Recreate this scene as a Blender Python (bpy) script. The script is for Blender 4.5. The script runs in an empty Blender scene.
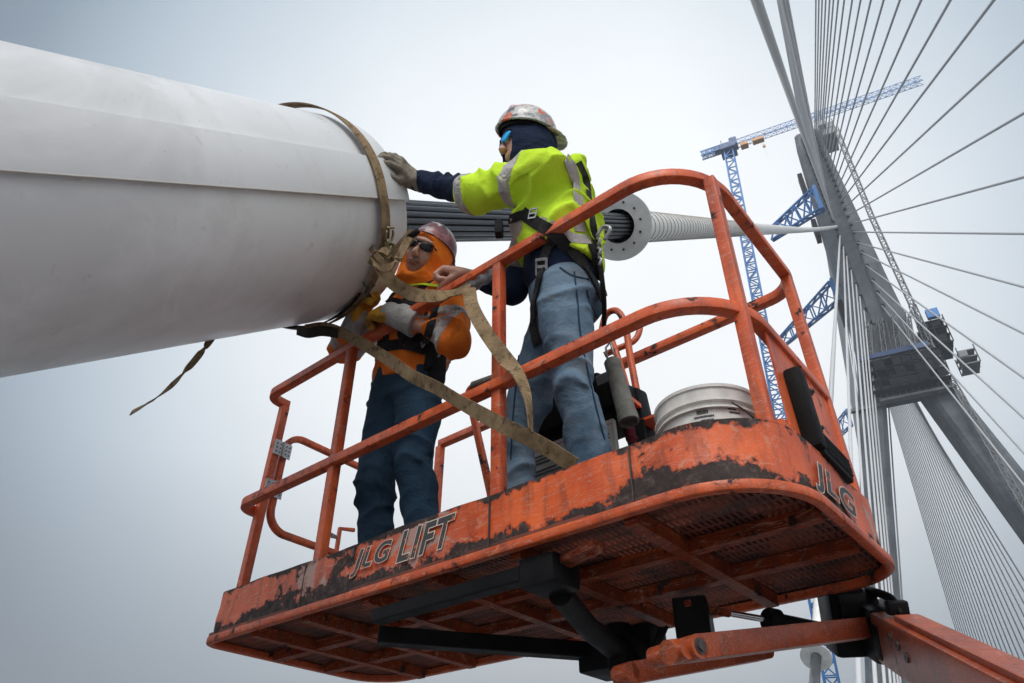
import bpy, bmesh, math, random
import numpy as np
from mathutils import Vector, Matrix, Quaternion
random.seed(7); rng = np.random.default_rng(5)
S = bpy.context.scene
COL = S.collection
PI = math.pi
# ------------------------------------------------------------------ camera
FPX = 708.48
RR = np.array([[0.76861, 0.63956, 0.01368], [0.37534, -0.46764, 0.80034], [-0.51827, 0.61002, 0.59948]])
def _ortho(M):
    u, s, v = np.linalg.svd(M); return u @ v
def cam_rot(p, r, y):
    cy, sy = math.cos(y), math.sin(y)
    Rz = np.array([[cy, -sy, 0], [sy, cy, 0], [0, 0, 1]])
    cp, sp = math.cos(p), math.sin(p)
    ri = np.array([1, 0, 0.]); fw = np.array([0, cp, sp]); up = np.array([0, -sp, cp])
    cr, sr = math.cos(r), math.sin(r)
    return np.array([cr*ri + sr*up, -sr*ri + cr*up, fw]) @ Rz
RR = cam_rot(.6431, .0171, -.7039)
CT = np.array([2.935, -1.5599, -.7581])
def at(px, py, ax, val):
    """world point seen at a pixel of the photograph on the plane axis=val"""
    d = RR.T @ np.array([(px-512)/FPX, -(py-341.5)/FPX, 1.])
    return CT + d*((val-CT[ax])/d[ax])
def atd(px, py, dep):
    d = RR.T @ np.array([(px-512)/FPX, -(py-341.5)/FPX, 1.])
    return CT + d*dep
def pix(P):
    c = RR @ (np.asarray(P, float)-CT)
    return 512+FPX*c[0]/c[2], 341.5-FPX*c[1]/c[2], c[2]
cd = bpy.data.cameras.new('camera'); cam = bpy.data.objects.new('camera', cd); COL.objects.link(cam)
cd.sensor_width = 36; cd.lens = FPX*36/1024; cd.clip_start = .02; cd.clip_end = 5000
M = Matrix([[RR[0][i], RR[1][i], -RR[2][i], CT[i]] for i in range(3)] + [[0, 0, 0, 1]])
cam.matrix_world = M
S.camera = cam

# ------------------------------------------------------------------ materials
def V3(a): return np.asarray(a, float)
class NT:
    def __init__(s, name):
        s.m = bpy.data.materials.new(name); s.m.use_nodes = True
        s.t = s.m.node_tree; s.b = s.t.nodes['Principled BSDF']; s.o = s.t.nodes['Material Output']
        s.tc = s.t.nodes.new('ShaderNodeTexCoord')
    def n(s, typ, **kw):
        x = s.t.nodes.new(typ)
        for k, v in kw.items(): setattr(x, k, v)
        return x
    def l(s, a, b): s.t.links.new(a, b)
    def co(s, scale=(1, 1, 1), rot=(0, 0, 0), gen='Object'):
        mp = s.n('ShaderNodeMapping'); s.l(s.tc.outputs[gen], mp.inputs[0])
        mp.inputs['Scale'].default_value = scale; mp.inputs['Rotation'].default_value = rot
        return mp.outputs[0]
    def noise(s, scale, detail=4, rough=.55, co=None, dist=0):
        x = s.n('ShaderNodeTexNoise'); x.inputs['Scale'].default_value = scale; x.inputs['Detail'].default_value = detail
        x.inputs['Roughness'].default_value = rough; x.inputs['Distortion'].default_value = dist
        s.l(co if co is not None else s.tc.outputs['Object'], x.inputs['Vector']); return x.outputs[0]
    def ramp(s, fac, stops):
        x = s.n('ShaderNodeValToRGB'); e = x.color_ramp.elements
        while len(e) < len(stops): e.new(.5)
        for i, (p, c) in enumerate(stops):
            e[i].position = p
            e[i].color = (c, c, c, 1) if isinstance(c, (int, float)) else (*c, 1)
        s.l(fac, x.inputs[0]); return x.outputs[0]
    def mix(s, fac, a, b, mode='MIX'):
        x = s.n('ShaderNodeMix', data_type='RGBA', blend_type=mode)
        for sock, v in ((x.inputs[0], fac), (x.inputs[6], a), (x.inputs[7], b)):
            if hasattr(v, 'is_linked') or hasattr(v, 'links'): s.l(v, sock)
            elif isinstance(v, (int, float)): sock.default_value = v if sock == x.inputs[0] else (v, v, v, 1)
            else: sock.default_value = (*v, 1)
        return x.outputs[2]
    def math(s, op, a, b=None):
        x = s.n('ShaderNodeMath', operation=op)
        for i, v in enumerate((a, b)):
            if v is None: continue
            if isinstance(v, (int, float)): x.inputs[i].default_value = v
            else: s.l(v, x.inputs[i])
        return x.outputs[0]
    def bump(s, h, strength=.3, dist=.01):
        x = s.n('ShaderNodeBump'); x.inputs['Strength'].default_value = strength; x.inputs['Distance'].default_value = dist
        s.l(h, x.inputs['Height']); s.l(x.outputs[0], s.b.inputs['Normal'])
    def base(s, c):
        if isinstance(c, tuple): s.b.inputs['Base Color'].default_value = (*c, 1)
        else: s.l(c, s.b.inputs['Base Color'])
    def rough(s, r):
        if isinstance(r, (int, float)): s.b.inputs['Roughness'].default_value = r
        else: s.l(r, s.b.inputs['Roughness'])
    def metal(s, v): s.b.inputs['Metallic'].default_value = v

def simple(name, col, rough=.5, metal=0., var=.25, vs=8, bump=0., bs=40, bd=.004, co=None):
    t = NT(name)
    a = tuple(c*(1-var) for c in col); b = tuple(min(1, c*(1+var)) for c in col)
    t.base(t.ramp(t.noise(vs, 6, .6), [(.3, a), (.7, b)]))
    if max(col) < .06: t.b.inputs['Specular IOR Level'].default_value = .10
    t.rough(t.ramp(t.noise(vs*2, 4), [(.3, max(0, rough-.1)), (.7, min(1, rough+.1))])); t.metal(metal)
    if bump: t.bump(t.noise(bs, 4), bump, bd)
    return t.m
def orange_paint(name, z_lo=None, chip=.66, tone=1.):
    """worn orange enamel; z_lo: heights (bottom, full paint) of a battered lower edge"""
    t = NT(name)
    o1 = (.52*tone, .070*tone, .018*tone); o2 = (.76*tone, .135*tone, .032*tone); o3 = (.36*tone, .055*tone, .020*tone)
    col = t.ramp(t.noise(5, 6, .6), [(.3, o1), (.62, o2)])
    col = t.mix(t.ramp(t.noise(2.3, 5, .7), [(.48, 0.), (.7, .75)]), col, o3)
    # grime streaks running down
    st = t.noise(9, 5, .65, t.co((3, 3, .5)))
    col = t.mix(t.ramp(st, [(.50, 0.), (.72, .6)]), col, (.10, .045, .032))
    # faded pale scuffs and long scratches
    sc = t.noise(11, 5, .6, t.co((1, 1, 2.2), (.3, .5, .9)), 1.5)
    col = t.mix(t.ramp(sc, [(.60, 0.), (.70, .65)]), col, (.60, .26, .16))
    for sd_, rt in ((7., (.2, .9, .4)), (9., (.9, .1, 1.3))):
        sx = t.noise(sd_, 3, .5, t.co((.6, 9, 9), rt), .3)
        col = t.mix(t.ramp(sx, [(.495, 0.), (.50, .8), (.505, 0.)]), col, (.50, .40, .34))
    n1 = t.noise(16, 8, .68)
    n2 = t.noise(4.0, 8, .66)
    if z_lo:
        sp = t.n('ShaderNodeSeparateXYZ'); t.l(t.tc.outputs['Object'], sp.inputs[0])
        mr = t.n('ShaderNodeMapRange'); t.l(sp.outputs[2], mr.inputs[0])
        mr.inputs[1].default_value = z_lo[0]; mr.inputs[2].default_value = z_lo[1]
        mr.inputs[3].default_value = .31; mr.inputs[4].default_value = 0
        m2 = t.n('ShaderNodeMapRange'); t.l(sp.outputs[2], m2.inputs[0])
        m2.inputs[1].default_value = z_lo[2]; m2.inputs[2].default_value = z_lo[3]
        m2.inputs[3].default_value = 0; m2.inputs[4].default_value = .20
        # the battered band is wider in some stretches than in others
        big = t.ramp(t.noise(1.9, 2, .5), [(.35, 0.), (.65, .16)])
        w = t.math('ADD', t.math('ADD', t.math('MULTIPLY', n2, .98), t.math('MULTIPLY', n1, .34)), t.math('ADD', t.math('ADD', mr.outputs[0], m2.outputs[0]), t.math('MULTIPLY', big, .5)))
        mask = t.ramp(w, [(.845, 0.), (.852, 1.)]); halo = t.ramp(w, [(.79, 0.), (.845, .8)])
        fine = t.ramp(n1, [(chip-.02, 0.), (chip-.012, 1.)])
        mask = t.math('MAXIMUM', mask, fine)
    else:
        w = t.math('ADD', t.math('MULTIPLY', n1, .6), t.math('MULTIPLY', n2, .4))
        mask = t.ramp(w, [(chip-.060, 0.), (chip-.052, 1.)]); halo = t.ramp(w, [(chip-.11, 0.), (chip-.06, .7)])
    if z_lo:
        pt = t.noise(2.6, 6, .6, None, .8); col = t.mix(t.ramp(pt, [(.615, 0.), (.63, .75)]), col, (.34, .29, .26))
    col = t.mix(halo, col, tuple(x*.55 for x in o3))
    under = t.ramp(t.noise(30, 6, .7), [(.35, (.018, .012, .012)), (.55, (.050, .034, .030)), (.68, (.12, .095, .085)), (.78, (.24, .12, .07))])
    t.base(t.mix(mask, col, under))
    t.rough(t.mix(mask, .38, .75)); t.b.inputs['Specular IOR Level'].default_value = .35
    hb = t.math('SUBTRACT', t.math('MULTIPLY', t.noise(60, 3), .15), mask)
    t.bump(hb, .6, .002)
    return t.m
MT = {}
MT['rail'] = orange_paint('rail_paint', None, .665)
MT['toe'] = orange_paint('toe_board_paint', (.04, .115, .18, .212), .71)
MT['frame'] = orange_paint('frame_paint_shaded', None, .66, .36); MT['frame'].node_tree.nodes['Principled BSDF'].inputs['Specular IOR Level'].default_value = .08  # rail orange darkened to put the underside's shade into the colour
MT['rim'] = orange_paint('rim_paint', None, .66, .85)
MT['boom'] = orange_paint('boom_paint_shaded', None, .70, .55)  # same orange made darker; the boom's shadow sits in its colour
MT['black'] = simple('black_paint', (.008, .008, .009), .5, 0, .4, 6, .2)
MT['rubber'] = simple('rubber', (.012, .012, .013), .6, 0, .3, 10, .3, 90)
MT['steel'] = simple('galvanised_steel', (.42, .43, .44), .45, .8, .2, 25)
MT['chrome'] = simple('chrome_rod', (.6, .6, .62), .15, 1, .05)
MT['bolt'] = simple('bolt_steel', (.10, .09, .085), .5, .7, .3, 40)
def grate():
    t = NT('grating_paint')
    c = t.ramp(t.noise(7, 6, .65), [(.35, (.05, .028, .022)), (.6, (.20, .05, .025)), (.75, (.42, .09, .035))])
    t.base(c); t.rough(.65); return t.m
MT['grate'] = grate()
def pipe_mat():
    t = NT('white_sheath')
    base = t.ramp(t.noise(1.6, 5, .6), [(.3, (.75, .765, .775)), (.7, (.84, .85, .855))])
    # scuffs running along / round the sheath
    s0 = t.noise(.9, 6, .6, None, 1.5)
    base = t.mix(t.ramp(s0, [(.48, 0.), (.62, .4)]), base, (.50, .50, .50))
    s1 = t.noise(5.5, 8, .68, t.co((1, .5, .5), (0, .3, 0)), 1.2)
    base = t.mix(t.ramp(s1, [(.60, 0.), (.72, .35)]), base, (.80, .81, .82))
    s2 = t.noise(13, 7, .7, None, .6)
    base = t.mix(t.ramp(s2, [(.62, 0.), (.75, .5)]), base, (.42, .40, .37))
    s3 = t.noise(3.0, 8, .7)
    base = t.mix(t.ramp(s3, [(.57, 0.), (.8, .35)]), base, (.50, .47, .43))
    for sc_, dd_, th_ in ((1.3, 1.6, .58), (.9, 1.2, .40)):
        ln = t.noise(sc_, 3, .45, None, dd_); gate = t.ramp(t.noise(1.6, 3, .5), [(.48, 0.), (.60, .38)])
        base = t.mix(t.math('MULTIPLY', gate, t.ramp(ln, [(th_-.008, 0.), (th_, 1.), (th_+.008, 0.)])), base, (.86, .87, .88))
    dk = t.noise(42, 4, .6); base = t.mix(t.ramp(dk, [(.70, 0.), (.76, .5)]), base, (.30, .28, .25))
    t.base(base)
    t.rough(t.ramp(t.noise(4, 6, .6), [(.3, .26), (.7, .50)]))
    t.bump(t.noise(3.5, 6, .6), .12, .01)
    return t.m
MT['pipe'] = pipe_mat()
MT['rib'] = simple('spiral_rib', (.56, .53, .48), .6, 0, .12, 6)  # darker tan than the sheath puts the ribs' shading line into the colour
MT['sheath'] = simple('ribbed_sheath', (.86, .85, .82), .45, 0, .08, 3)
MT['tape'] = simple('duct_tape', (.30, .31, .32), .45, .2, .35, 40, .3, 120)
MT['flange'] = simple('flange_plate', (.80, .81, .80), .5, .1, .1, 6, .1)
MT['strand'] = simple('strand_sheath', (.075, .08, .09), .35, 0, .35, 3)
MT['cable_white'] = simple('cable_white', (.62, .63, .64), .5, 0, .06, .05)
MT['cable_grey'] = simple('cable_grey', (.40, .42, .44), .5, 0, .08, .05)
def concrete(name, a, b, sc=.12):
    t = NT(name)
    c = t.ramp(t.noise(sc, 8, .75), [(.35, a), (.65, b)])
    c = t.mix(t.ramp(t.noise(sc*2.2, 8, .75), [(.5, 0.), (.62, .35)]), c, tuple(x*1.35 for x in b))
    c = t.mix(t.ramp(t.noise(sc*4, 6, .6, t.co((1, 1, .15))), [(.5, 0.), (.8, .5)]), c, tuple(x*.6 for x in a))
    # pour joints every 4 m
    sp = t.n('ShaderNodeSeparateXYZ'); t.l(t.tc.outputs['Object'], sp.inputs[0])
    fr = t.math('FRACT', t.math('MULTIPLY', sp.outputs[2], .25))
    c = t.mix(t.ramp(fr, [(.0, .5), (.03, 0.)]), c, tuple(x*.5 for x in a))
    t.base(c); t.rough(.85); t.bump(t.noise(sc*8, 5), .2, .1); return t.m
MT['concrete'] = concrete('tower_concrete', (.060, .075, .090), (.165, .185, .205))
MT['asphalt'] = simple('deck_concrete', (.21, .21, .21), .85, 0, .12, .6, .3, 30)
MT['kerb'] = simple('kerb_concrete', (.3, .3, .29), .85, 0, .15, 1)
MT['water'] = simple('river_water', (.03, .04, .045), .5, 0, .1, .02, .4, .3, .3)
MT['paintline'] = simple('road_marking', (.75, .75, .72), .7, 0, .1, 3)
MT['cblue'] = simple('crane_blue', (.010, .15, .44), .45, .1, .15, .5)
MT['cblue_dark'] = simple('dark_blue', (.02, .06, .17), .5, .1, .2, .5)
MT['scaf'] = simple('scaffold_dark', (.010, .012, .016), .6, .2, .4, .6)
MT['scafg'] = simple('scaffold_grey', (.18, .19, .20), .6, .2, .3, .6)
MT['amber'] = simple('amber_steel', (.55, .25, .05), .5, 0, .2, 1)
def strap_mat(name, a, b):
    t = NT(name)
    c = t.ramp(t.noise(12, 8, .75), [(.35, a), (.65, b)])
    c = t.mix(t.ramp(t.noise(30, 6, .7), [(.52, 0.), (.66, .85)]), c, tuple(x*.22 for x in a))
    c = t.mix(t.ramp(t.noise(5, 5, .6), [(.5, 0.), (.7, .6)]), c, tuple(x*.5 for x in a))
    t.base(c); t.rough(.85); t.b.inputs['Specular IOR Level'].default_value = .15
    w = t.n('ShaderNodeTexWave'); w.inputs['Scale'].default_value = 160; t.l(t.tc.outputs['Object'], w.inputs[0])
    t.bump(t.math('ADD', w.outputs[0], t.noise(45, 4)), .5, .0025)
    return t.m
MT['strap'] = strap_mat('tan_webbing', (.20, .14, .078), (.42, .30, .175))
MT['strapd'] = strap_mat('dark_webbing', (.02, .018, .015), (.06, .05, .035))
MT['harness'] = strap_mat('harness_webbing', (.018, .018, .020), (.05, .048, .046))
def cloth(name, a, b, vs=10, weave=350, dirt=None, dfrac=.6, sheen=.15, big=.0):
    t = NT(name)
    c = t.ramp(t.noise(vs, 6, .65), [(.3, a), (.7, b)])
    if big: c = t.mix(t.ramp(t.noise(3.5, 4, .5), [(.42, 0.), (.65, big)]), c, tuple(min(1, x*1.9) for x in b))
    if dirt is not None: c = t.mix(t.ramp(t.noise(7, 7, .7), [(dfrac, 0.), (dfrac+.15, .75)]), c, dirt)
    t.base(c); t.rough(.9)
    wv = t.noise(weave, 2, .5)
    fold = t.noise(10, 4, .55, t.co((1, 1, 1.6)), .5)
    t.bump(t.math('ADD', t.math('MULTIPLY', wv, .12), fold), .75, .018)
    t.b.inputs['Sheen Weight'].default_value = 0; t.b.inputs['Specular IOR Level'].default_value = .12
    return t.m
MT['jeans'] = cloth('blue_denim', (.050, .092, .145), (.135, .195, .255), 11, 420, (.19, .18, .155), .56, .15, .55)
MT['jeans_dark'] = cloth('dark_denim', (.014, .032, .058), (.026, .055, .09), 8, 420, (.05, .06, .06), .62, .15, .3)
MT['hivis'] = cloth('hi_vis_yellow', (.52, .78, .035), (.66, .92, .06), 5, 300, (.40, .55, .05), .66)
MT['hivis_orange'] = cloth('hi_vis_orange', (.70, .15, .02), (.92, .235, .03), 6, 300, (.28, .07, .02), .62)
MT['hood_orange'] = cloth('orange_fleece', (.88, .19, .02), (1., .27, .035), 6, 200)
MT['navy'] = cloth('navy_fleece', (.008, .014, .034), (.016, .027, .06), 9, 200)
MT['blackcloth'] = cloth('black_cloth', (.012, .012, .014), (.03, .03, .034), 9, 250)
MT['reflect'] = cloth('reflective_tape', (.36, .34, .335), (.52, .50, .49), 14, 120)
MT['glove_tan'] = cloth('tan_leather', (.17, .145, .11), (.30, .27, .22), 16, 150, (.08, .065, .05), .6)
MT['glove_yellow'] = cloth('yellow_leather', (.50, .25, .03), (.72, .40, .06), 12, 150, (.10, .05, .02), .52)
MT['glove_grey'] = cloth('grey_canvas', (.30, .295, .29), (.46, .455, .45), 12, 150, (.14, .13, .12), .54)
MT['maroon'] = cloth('maroon_cloth', (.05, .008, .014), (.10, .015, .025), 9, 150)
MT['canvas'] = cloth('canvas_tube', (.12, .12, .11), (.22, .22, .20), 14, 150, (.06, .06, .055), .55)
def skin():
    t = NT('skin'); c = t.ramp(t.noise(14, 5), [(.3, (.50, .26, .19)), (.7, (.64, .38, .29))])
    t.base(c); t.rough(.5); t.b.inputs['Subsurface Weight'].default_value = .08; t.b.inputs['Subsurface Radius'].default_value = (.01, .004, .002)
    t.bump(t.noise(120, 4), .15, .002); return t.m
MT['skin'] = skin()
MT['beard'] = simple('stubble', (.30, .165, .125), .8, 0, .3, 60, .5, 300)
MT['lip'] = simple('lips', (.36, .13, .11), .45, 0, .1)
def helmet_mat(name, seed, cols):
    t = NT(name)
    mp = t.co((1, 1, 1)); mp.node.inputs['Location'].default_value = (seed, seed*.7, 0)
    v = t.n('ShaderNodeTexVoronoi'); v.inputs['Scale'].default_value = 21; v.distance = 'CHEBYCHEV'; t.l(mp, v.inputs[0])
    sp = t.n('ShaderNodeSeparateColor'); t.l(v.outputs['Color'], sp.inputs[0])
    rp = t.n('ShaderNodeValToRGB'); rp.color_ramp.interpolation = 'CONSTANT'
    e = rp.color_ramp.elements
    while len(e) < len(cols): e.new(.5)
    for i, c in enumerate(cols): e[i].position = i/len(cols); e[i].color = (*c, 1)
    t.l(sp.outputs[0], rp.inputs[0])
    c = t.mix(t.ramp(t.noise(55, 4), [(.5, 0.), (.56, .45)]), rp.outputs[0], (.10, .09, .10))
    t.base(c); t.rough(.32); return t.m
MT['hat2'] = helmet_mat('sticker_hard_hat', 3.1, [(.62, .61, .60), (.45, .45, .46), (.70, .16, .07), (.32, .33, .36), (.66, .64, .62), (.14, .15, .19), (.60, .40, .35), (.6, .6, .6)])
MT['hat1'] = helmet_mat('maroon_hard_hat', 1.7, [(.16, .03, .04), (.20, .05, .06), (.42, .38, .38), (.12, .02, .03), (.25, .16, .16), (.16, .03, .04), (.07, .05, .06), (.32, .10, .10)])
def lens_mat(name, col, metal):
    t = NT(name); t.base(col); t.rough(.08); t.metal(metal); return t.m
MT['lens_blue'] = lens_mat('blue_mirror_lens', (.02, .33, .70), .75)
MT['lens_dark'] = lens_mat('dark_lens', (.012, .013, .016), 0)
MT['plastic_w'] = simple('white_plastic', (.80, .79, .76), .4, 0, .12, 10, .1)
MT['plastic_w2'] = simple('dirty_white_plastic', (.74, .73, .69), .5, 0, .25, 14)
MT['paper'] = simple('decal_paper', (.36, .37, .35), .6, 0, .12, 10)
MT['ink'] = simple('decal_ink', (.06, .06, .06), .6, 0, .2, 10)
MT['inkred'] = simple('decal_red', (.38, .05, .03), .6, 0, .2, 10)
def decal(name, col, thr):
    t = NT(name)
    t.base(t.mix(t.ramp(t.noise(28, 8, .7), [(thr, 0.), (thr+.02, 1.)]), col, (.58, .12, .04)))
    t.rough(.6); return t.m
MT['letter'] = decal('worn_letter', (.050, .048, .050), .585)
MT['letter_edge'] = decal('worn_letter_edge', (.66, .58, .50), .60)

# ------------------------------------------------------------------ object helpers
def obj(name, verts, faces, mat, parent=None, smooth=False, mats=None, fm=None):
    me = bpy.data.meshes.new(name)
    me.from_pydata([tuple(map(float, v)) for v in verts], [], [tuple(map(int, f)) for f in faces]); me.update()
    for m in (mats or [mat]): me.materials.append(m)
    if fm is not None: me.polygons.foreach_set('material_index', np.asarray(fm, dtype=np.int32))
    if smooth: me.polygons.foreach_set('use_smooth', [True]*len(me.polygons))
    o = bpy.data.objects.new(name, me); COL.objects.link(o)
    if parent is not None: o.parent = parent; o.matrix_parent_inverse = parent_inv(parent)
    return o
def parent_inv(p): return chain(p).inverted()
def chain(p):
    m = p.matrix_basis.copy()
    if p.parent is not None: m = chain(p.parent) @ p.matrix_parent_inverse @ m
    return m
def thing(name, label, cat, loc=(0, 0, 0), group=None):
    o = bpy.data.objects.new(name, None); COL.objects.link(o); o.location = tuple(map(float, loc)); o.empty_display_size = .1
    tag(o, label, cat, group); return o
def tag(o, label, cat, group=None, kind=None):
    if label: o['label'] = label
    if cat: o['category'] = cat
    if group: o['group'] = group
    if kind: o['kind'] = kind
    return o
class MB:
    """collects shapes into one mesh"""
    def __init__(s): s.v = []; s.f = []; s.mi = []; s.cur = 0
    def add(s, v, f):
        k = len(s.v); s.v += [tuple(x) for x in v]; s.f += [tuple(i+k for i in g) for g in f]; s.mi += [s.cur]*len(f); return s
    def box(s, c, h, R=None, bev=0):
        c = V3(c); h = V3(h); R = np.eye(3) if R is None else np.asarray(R)
        if bev <= 0:
            q = [(x, y, z) for x in (-1, 1) for y in (-1, 1) for z in (-1, 1)]
            v = [c + R @ (V3(k)*h) for k in q]
            f = [(0, 1, 3, 2), (4, 6, 7, 5), (0, 4, 5, 1), (2, 3, 7, 6), (0, 2, 6, 4), (1, 5, 7, 3)]
            return s.add(v, f)
        bm = bmesh.new(); bmesh.ops.create_cube(bm, size=2)
        for w in bm.verts: w.co = Vector((w.co.x*h[0], w.co.y*h[1], w.co.z*h[2]))
        bmesh.ops.bevel(bm, geom=bm.edges[:], offset=bev, segments=2, affect='EDGES', profile=.6)
        bm.verts.index_update(); vs = [c + R @ V3(w.co) for w in bm.verts]; fs = [[w.index for w in g.verts] for g in bm.faces]
        bm.free(); return s.add(vs, fs)
    def beam(s, a, b, w, h, up=(0, 0, 1), bev=0):
        a = V3(a); b = V3(b); d = b-a; L = np.linalg.norm(d); d /= L
        u = V3(up); x = np.cross(d, u)
        if np.linalg.norm(x) < 1e-3: x = np.cross(d, [1, 0, 0])
        x /= np.linalg.norm(x); z = np.cross(x, d)
        return s.box((a+b)/2, (w/2, L/2, h/2), np.array([x, d, z]).T, bev)
    def tube(s, pts, r, n=10, cap=True, r2=None):
        pts = [V3(p) for p in pts]; rs = r if hasattr(r, '__len__') else [r]*len(pts)
        T = []
        for i in range(len(pts)):
            t = pts[min(i+1, len(pts)-1)]-pts[max(i-1, 0)]; T.append(t/(np.linalg.norm(t)+1e-12))
        ref = np.array([0, 0, 1.]) if abs(T[0][2]) < .9 else np.array([1., 0, 0])
        x = np.cross(T[0], ref); x /= np.linalg.norm(x)
        v = []
        for i, p in enumerate(pts):
            x = x - T[i]*(x@T[i]); x /= np.linalg.norm(x); y = np.cross(T[i], x)
            for k in range(n):
                a = 2*PI*k/n; v.append(p + rs[i]*(math.cos(a)*x + math.sin(a)*y))
        f = []
        for i in range(len(pts)-1):
            for k in range(n):
                a = i*n+k; b = i*n+(k+1) % n; f.append((a, b, b+n, a+n))
        if cap: f += [tuple(range(n))[::-1], tuple(range((len(pts)-1)*n, len(pts)*n))]
        return s.add(v, f)
    def sweep(s, pts, w, h, up=(0, 0, 1), bev=.006, closed=False):
        """rounded square tube along a path; up = reference up (w across, h along up)"""
        pts = [V3(p) for p in pts]; prof = []
        for sx, sz in ((1, 1), (-1, 1), (-1, -1), (1, -1)):
            cx, cz = sx*(w/2-bev), sz*(h/2-bev)
            a0 = {(1, 1): 0, (-1, 1): PI/2, (-1, -1): PI, (1, -1): 1.5*PI}[(sx, sz)]
            for k in range(3): prof.append((cx+bev*math.cos(a0+k*PI/4), cz+bev*math.sin(a0+k*PI/4)))
        n = len(prof); v = []; m = len(pts)
        for i, p in enumerate(pts):
            if closed: t = pts[(i+1) % m]-pts[i-1]
            else: t = pts[min(i+1, m-1)]-pts[max(i-1, 0)]
            t /= np.linalg.norm(t); u = V3(up); x = np.cross(t, u); x /= np.linalg.norm(x); z = np.cross(x, t)
            # mitre widening
            for (a, b) in prof: v.append(p + x*a + z*b)
        f = []
        for i in range(m if closed else m-1):
            j = (i+1) % m
            for k in range(n):
                a = i*n+k; b = i*n+(k+1) % n; c = j*n+(k+1) % n; d = j*n+k; f.append((a, d, c, b))
        if not closed: f += [tuple(range(n)), tuple(range((m-1)*n, m*n))[::-1]]
        return s.add(v, f)
    def disc(s, c, ax, r0, r1, th, n=48):
        """annulus plate"""
        c = V3(c); ax = V3(ax)/np.linalg.norm(ax); x = np.cross(ax, [0, 0, 1]); x /= np.linalg.norm(x); y = np.cross(ax, x); v = []
        for r, o in ((r0, -th/2), (r1, -th/2), (r1, th/2), (r0, th/2)):
            for k in range(n): a = 2*PI*k/n; v.append(c+ax*o+r*(math.cos(a)*x+math.sin(a)*y))
        f = []
        for q in range(4):
            for k in range(n):
                a = q*n+k; b = q*n+(k+1) % n; c2 = ((q+1) % 4)*n+(k+1) % n; d = ((q+1) % 4)*n+k; f.append((a, b, c2, d))
        return s.add(v, f)
    def lathe(s, c, ax, prof, n=40, a0=0, a1=2*PI, xref=None):
        """prof: (offset along axis, radius)"""
        c = V3(c); ax = V3(ax)/np.linalg.norm(ax)
        x = np.cross(ax, [0, 0, 1]) if xref is None else V3(xref)
        if np.linalg.norm(x) < 1e-3: x = np.array([1., 0, 0])
        x = x-ax*(x@ax); x /= np.linalg.norm(x); y = np.cross(ax, x); full = abs(a1-a0-2*PI) < 1e-6
        m = n if full else n+1; v = []
        for (o, r) in prof:
            for k in range(m): a = a0+(a1-a0)*k/n; v.append(c+ax*o+r*(math.cos(a)*x+math.sin(a)*y))
        f = []
        for q in range(len(prof)-1):
            for k in range(n): f.append((q*m+k, q*m+(k+1) % m, (q+1)*m+(k+1) % m, (q+1)*m+k))
        return s.add(v, f)
    def ribbon(s, pts, wid, w, th=.003):
        """webbing: wid = list of width directions"""
        pts = [V3(p) for p in pts]; n = len(pts); v = []
        for i in range(n):
            t = pts[min(i+1, n-1)]-pts[max(i-1, 0)]; t /= np.linalg.norm(t)
            d = V3(wid[i]); d = d-t*(d@t); d /= np.linalg.norm(d); nn = np.cross(t, d)
            for a, b in ((-1, -1), (1, -1), (1, 1), (-1, 1)): v.append(pts[i]+d*a*w/2+nn*b*th/2)
        f = [(i*4+k, i*4+(k+1) % 4, i*4+4+(k+1) % 4, i*4+4+k) for i in range(n-1) for k in range(4)]
        f += [(3, 2, 1, 0), (n*4-4, n*4-3, n*4-2, n*4-1)]
        return s.add(v, f)
    def build(s, name, mat, parent=None, smooth=False, mats=None):
        o = obj(name, s.v, s.f, mat, parent, smooth, mats, s.mi if mats else None)
        if smooth == 'auto':
            pass
        return o
def smooth_angle(o, deg=35):
    me = o.data
    bm = bmesh.new(); bm.from_mesh(me)
    bmesh.ops.recalc_face_normals(bm, faces=bm.faces[:])
    for f in bm.faces: f.smooth = True
    for e in bm.edges:
        if len(e.link_faces) == 2: e.smooth = e.calc_face_angle(0) < math.radians(deg)
    bm.to_mesh(me); bm.free(); return o
def spline(pts, n=8):
    """Catmull-Rom through 3D points"""
    P = [V3(p) for p in pts]; P = [2*P[0]-P[1]] + P + [2*P[-1]-P[-2]]; out = []
    for i in range(1, len(P)-2):
        for k in range(n):
            t = k/n; a, b, c, d = P[i-1:i+3]
            out.append(.5*((2*b)+(-a+c)*t+(2*a-5*b+4*c-d)*t*t+(-a+3*b-3*c+d)*t**3))
    out.append(P[-2]); return out
def rect_path(x0, x1, y0, y1, rad, z, seg=7):
    """rounded rectangle, counter-clockwise from the front-left; rad = (fl, fr, br, bl)"""
    out = []
    for (cx, cy, a0, r) in ((x0, y0, PI, rad[0]), (x1, y0, 1.5*PI, rad[1]), (x1, y1, 0, rad[2]), (x0, y1, PI/2, rad[3])):
        sx = 1 if cx == x0 else -1; sy = 1 if cy == y0 else -1
        ox, oy = cx+sx*r, cy+sy*r
        for k in range(seg+1):
            a = a0+k*(PI/2)/seg; out.append((ox+r*math.cos(a), oy+r*math.sin(a), z))
    return out
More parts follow.
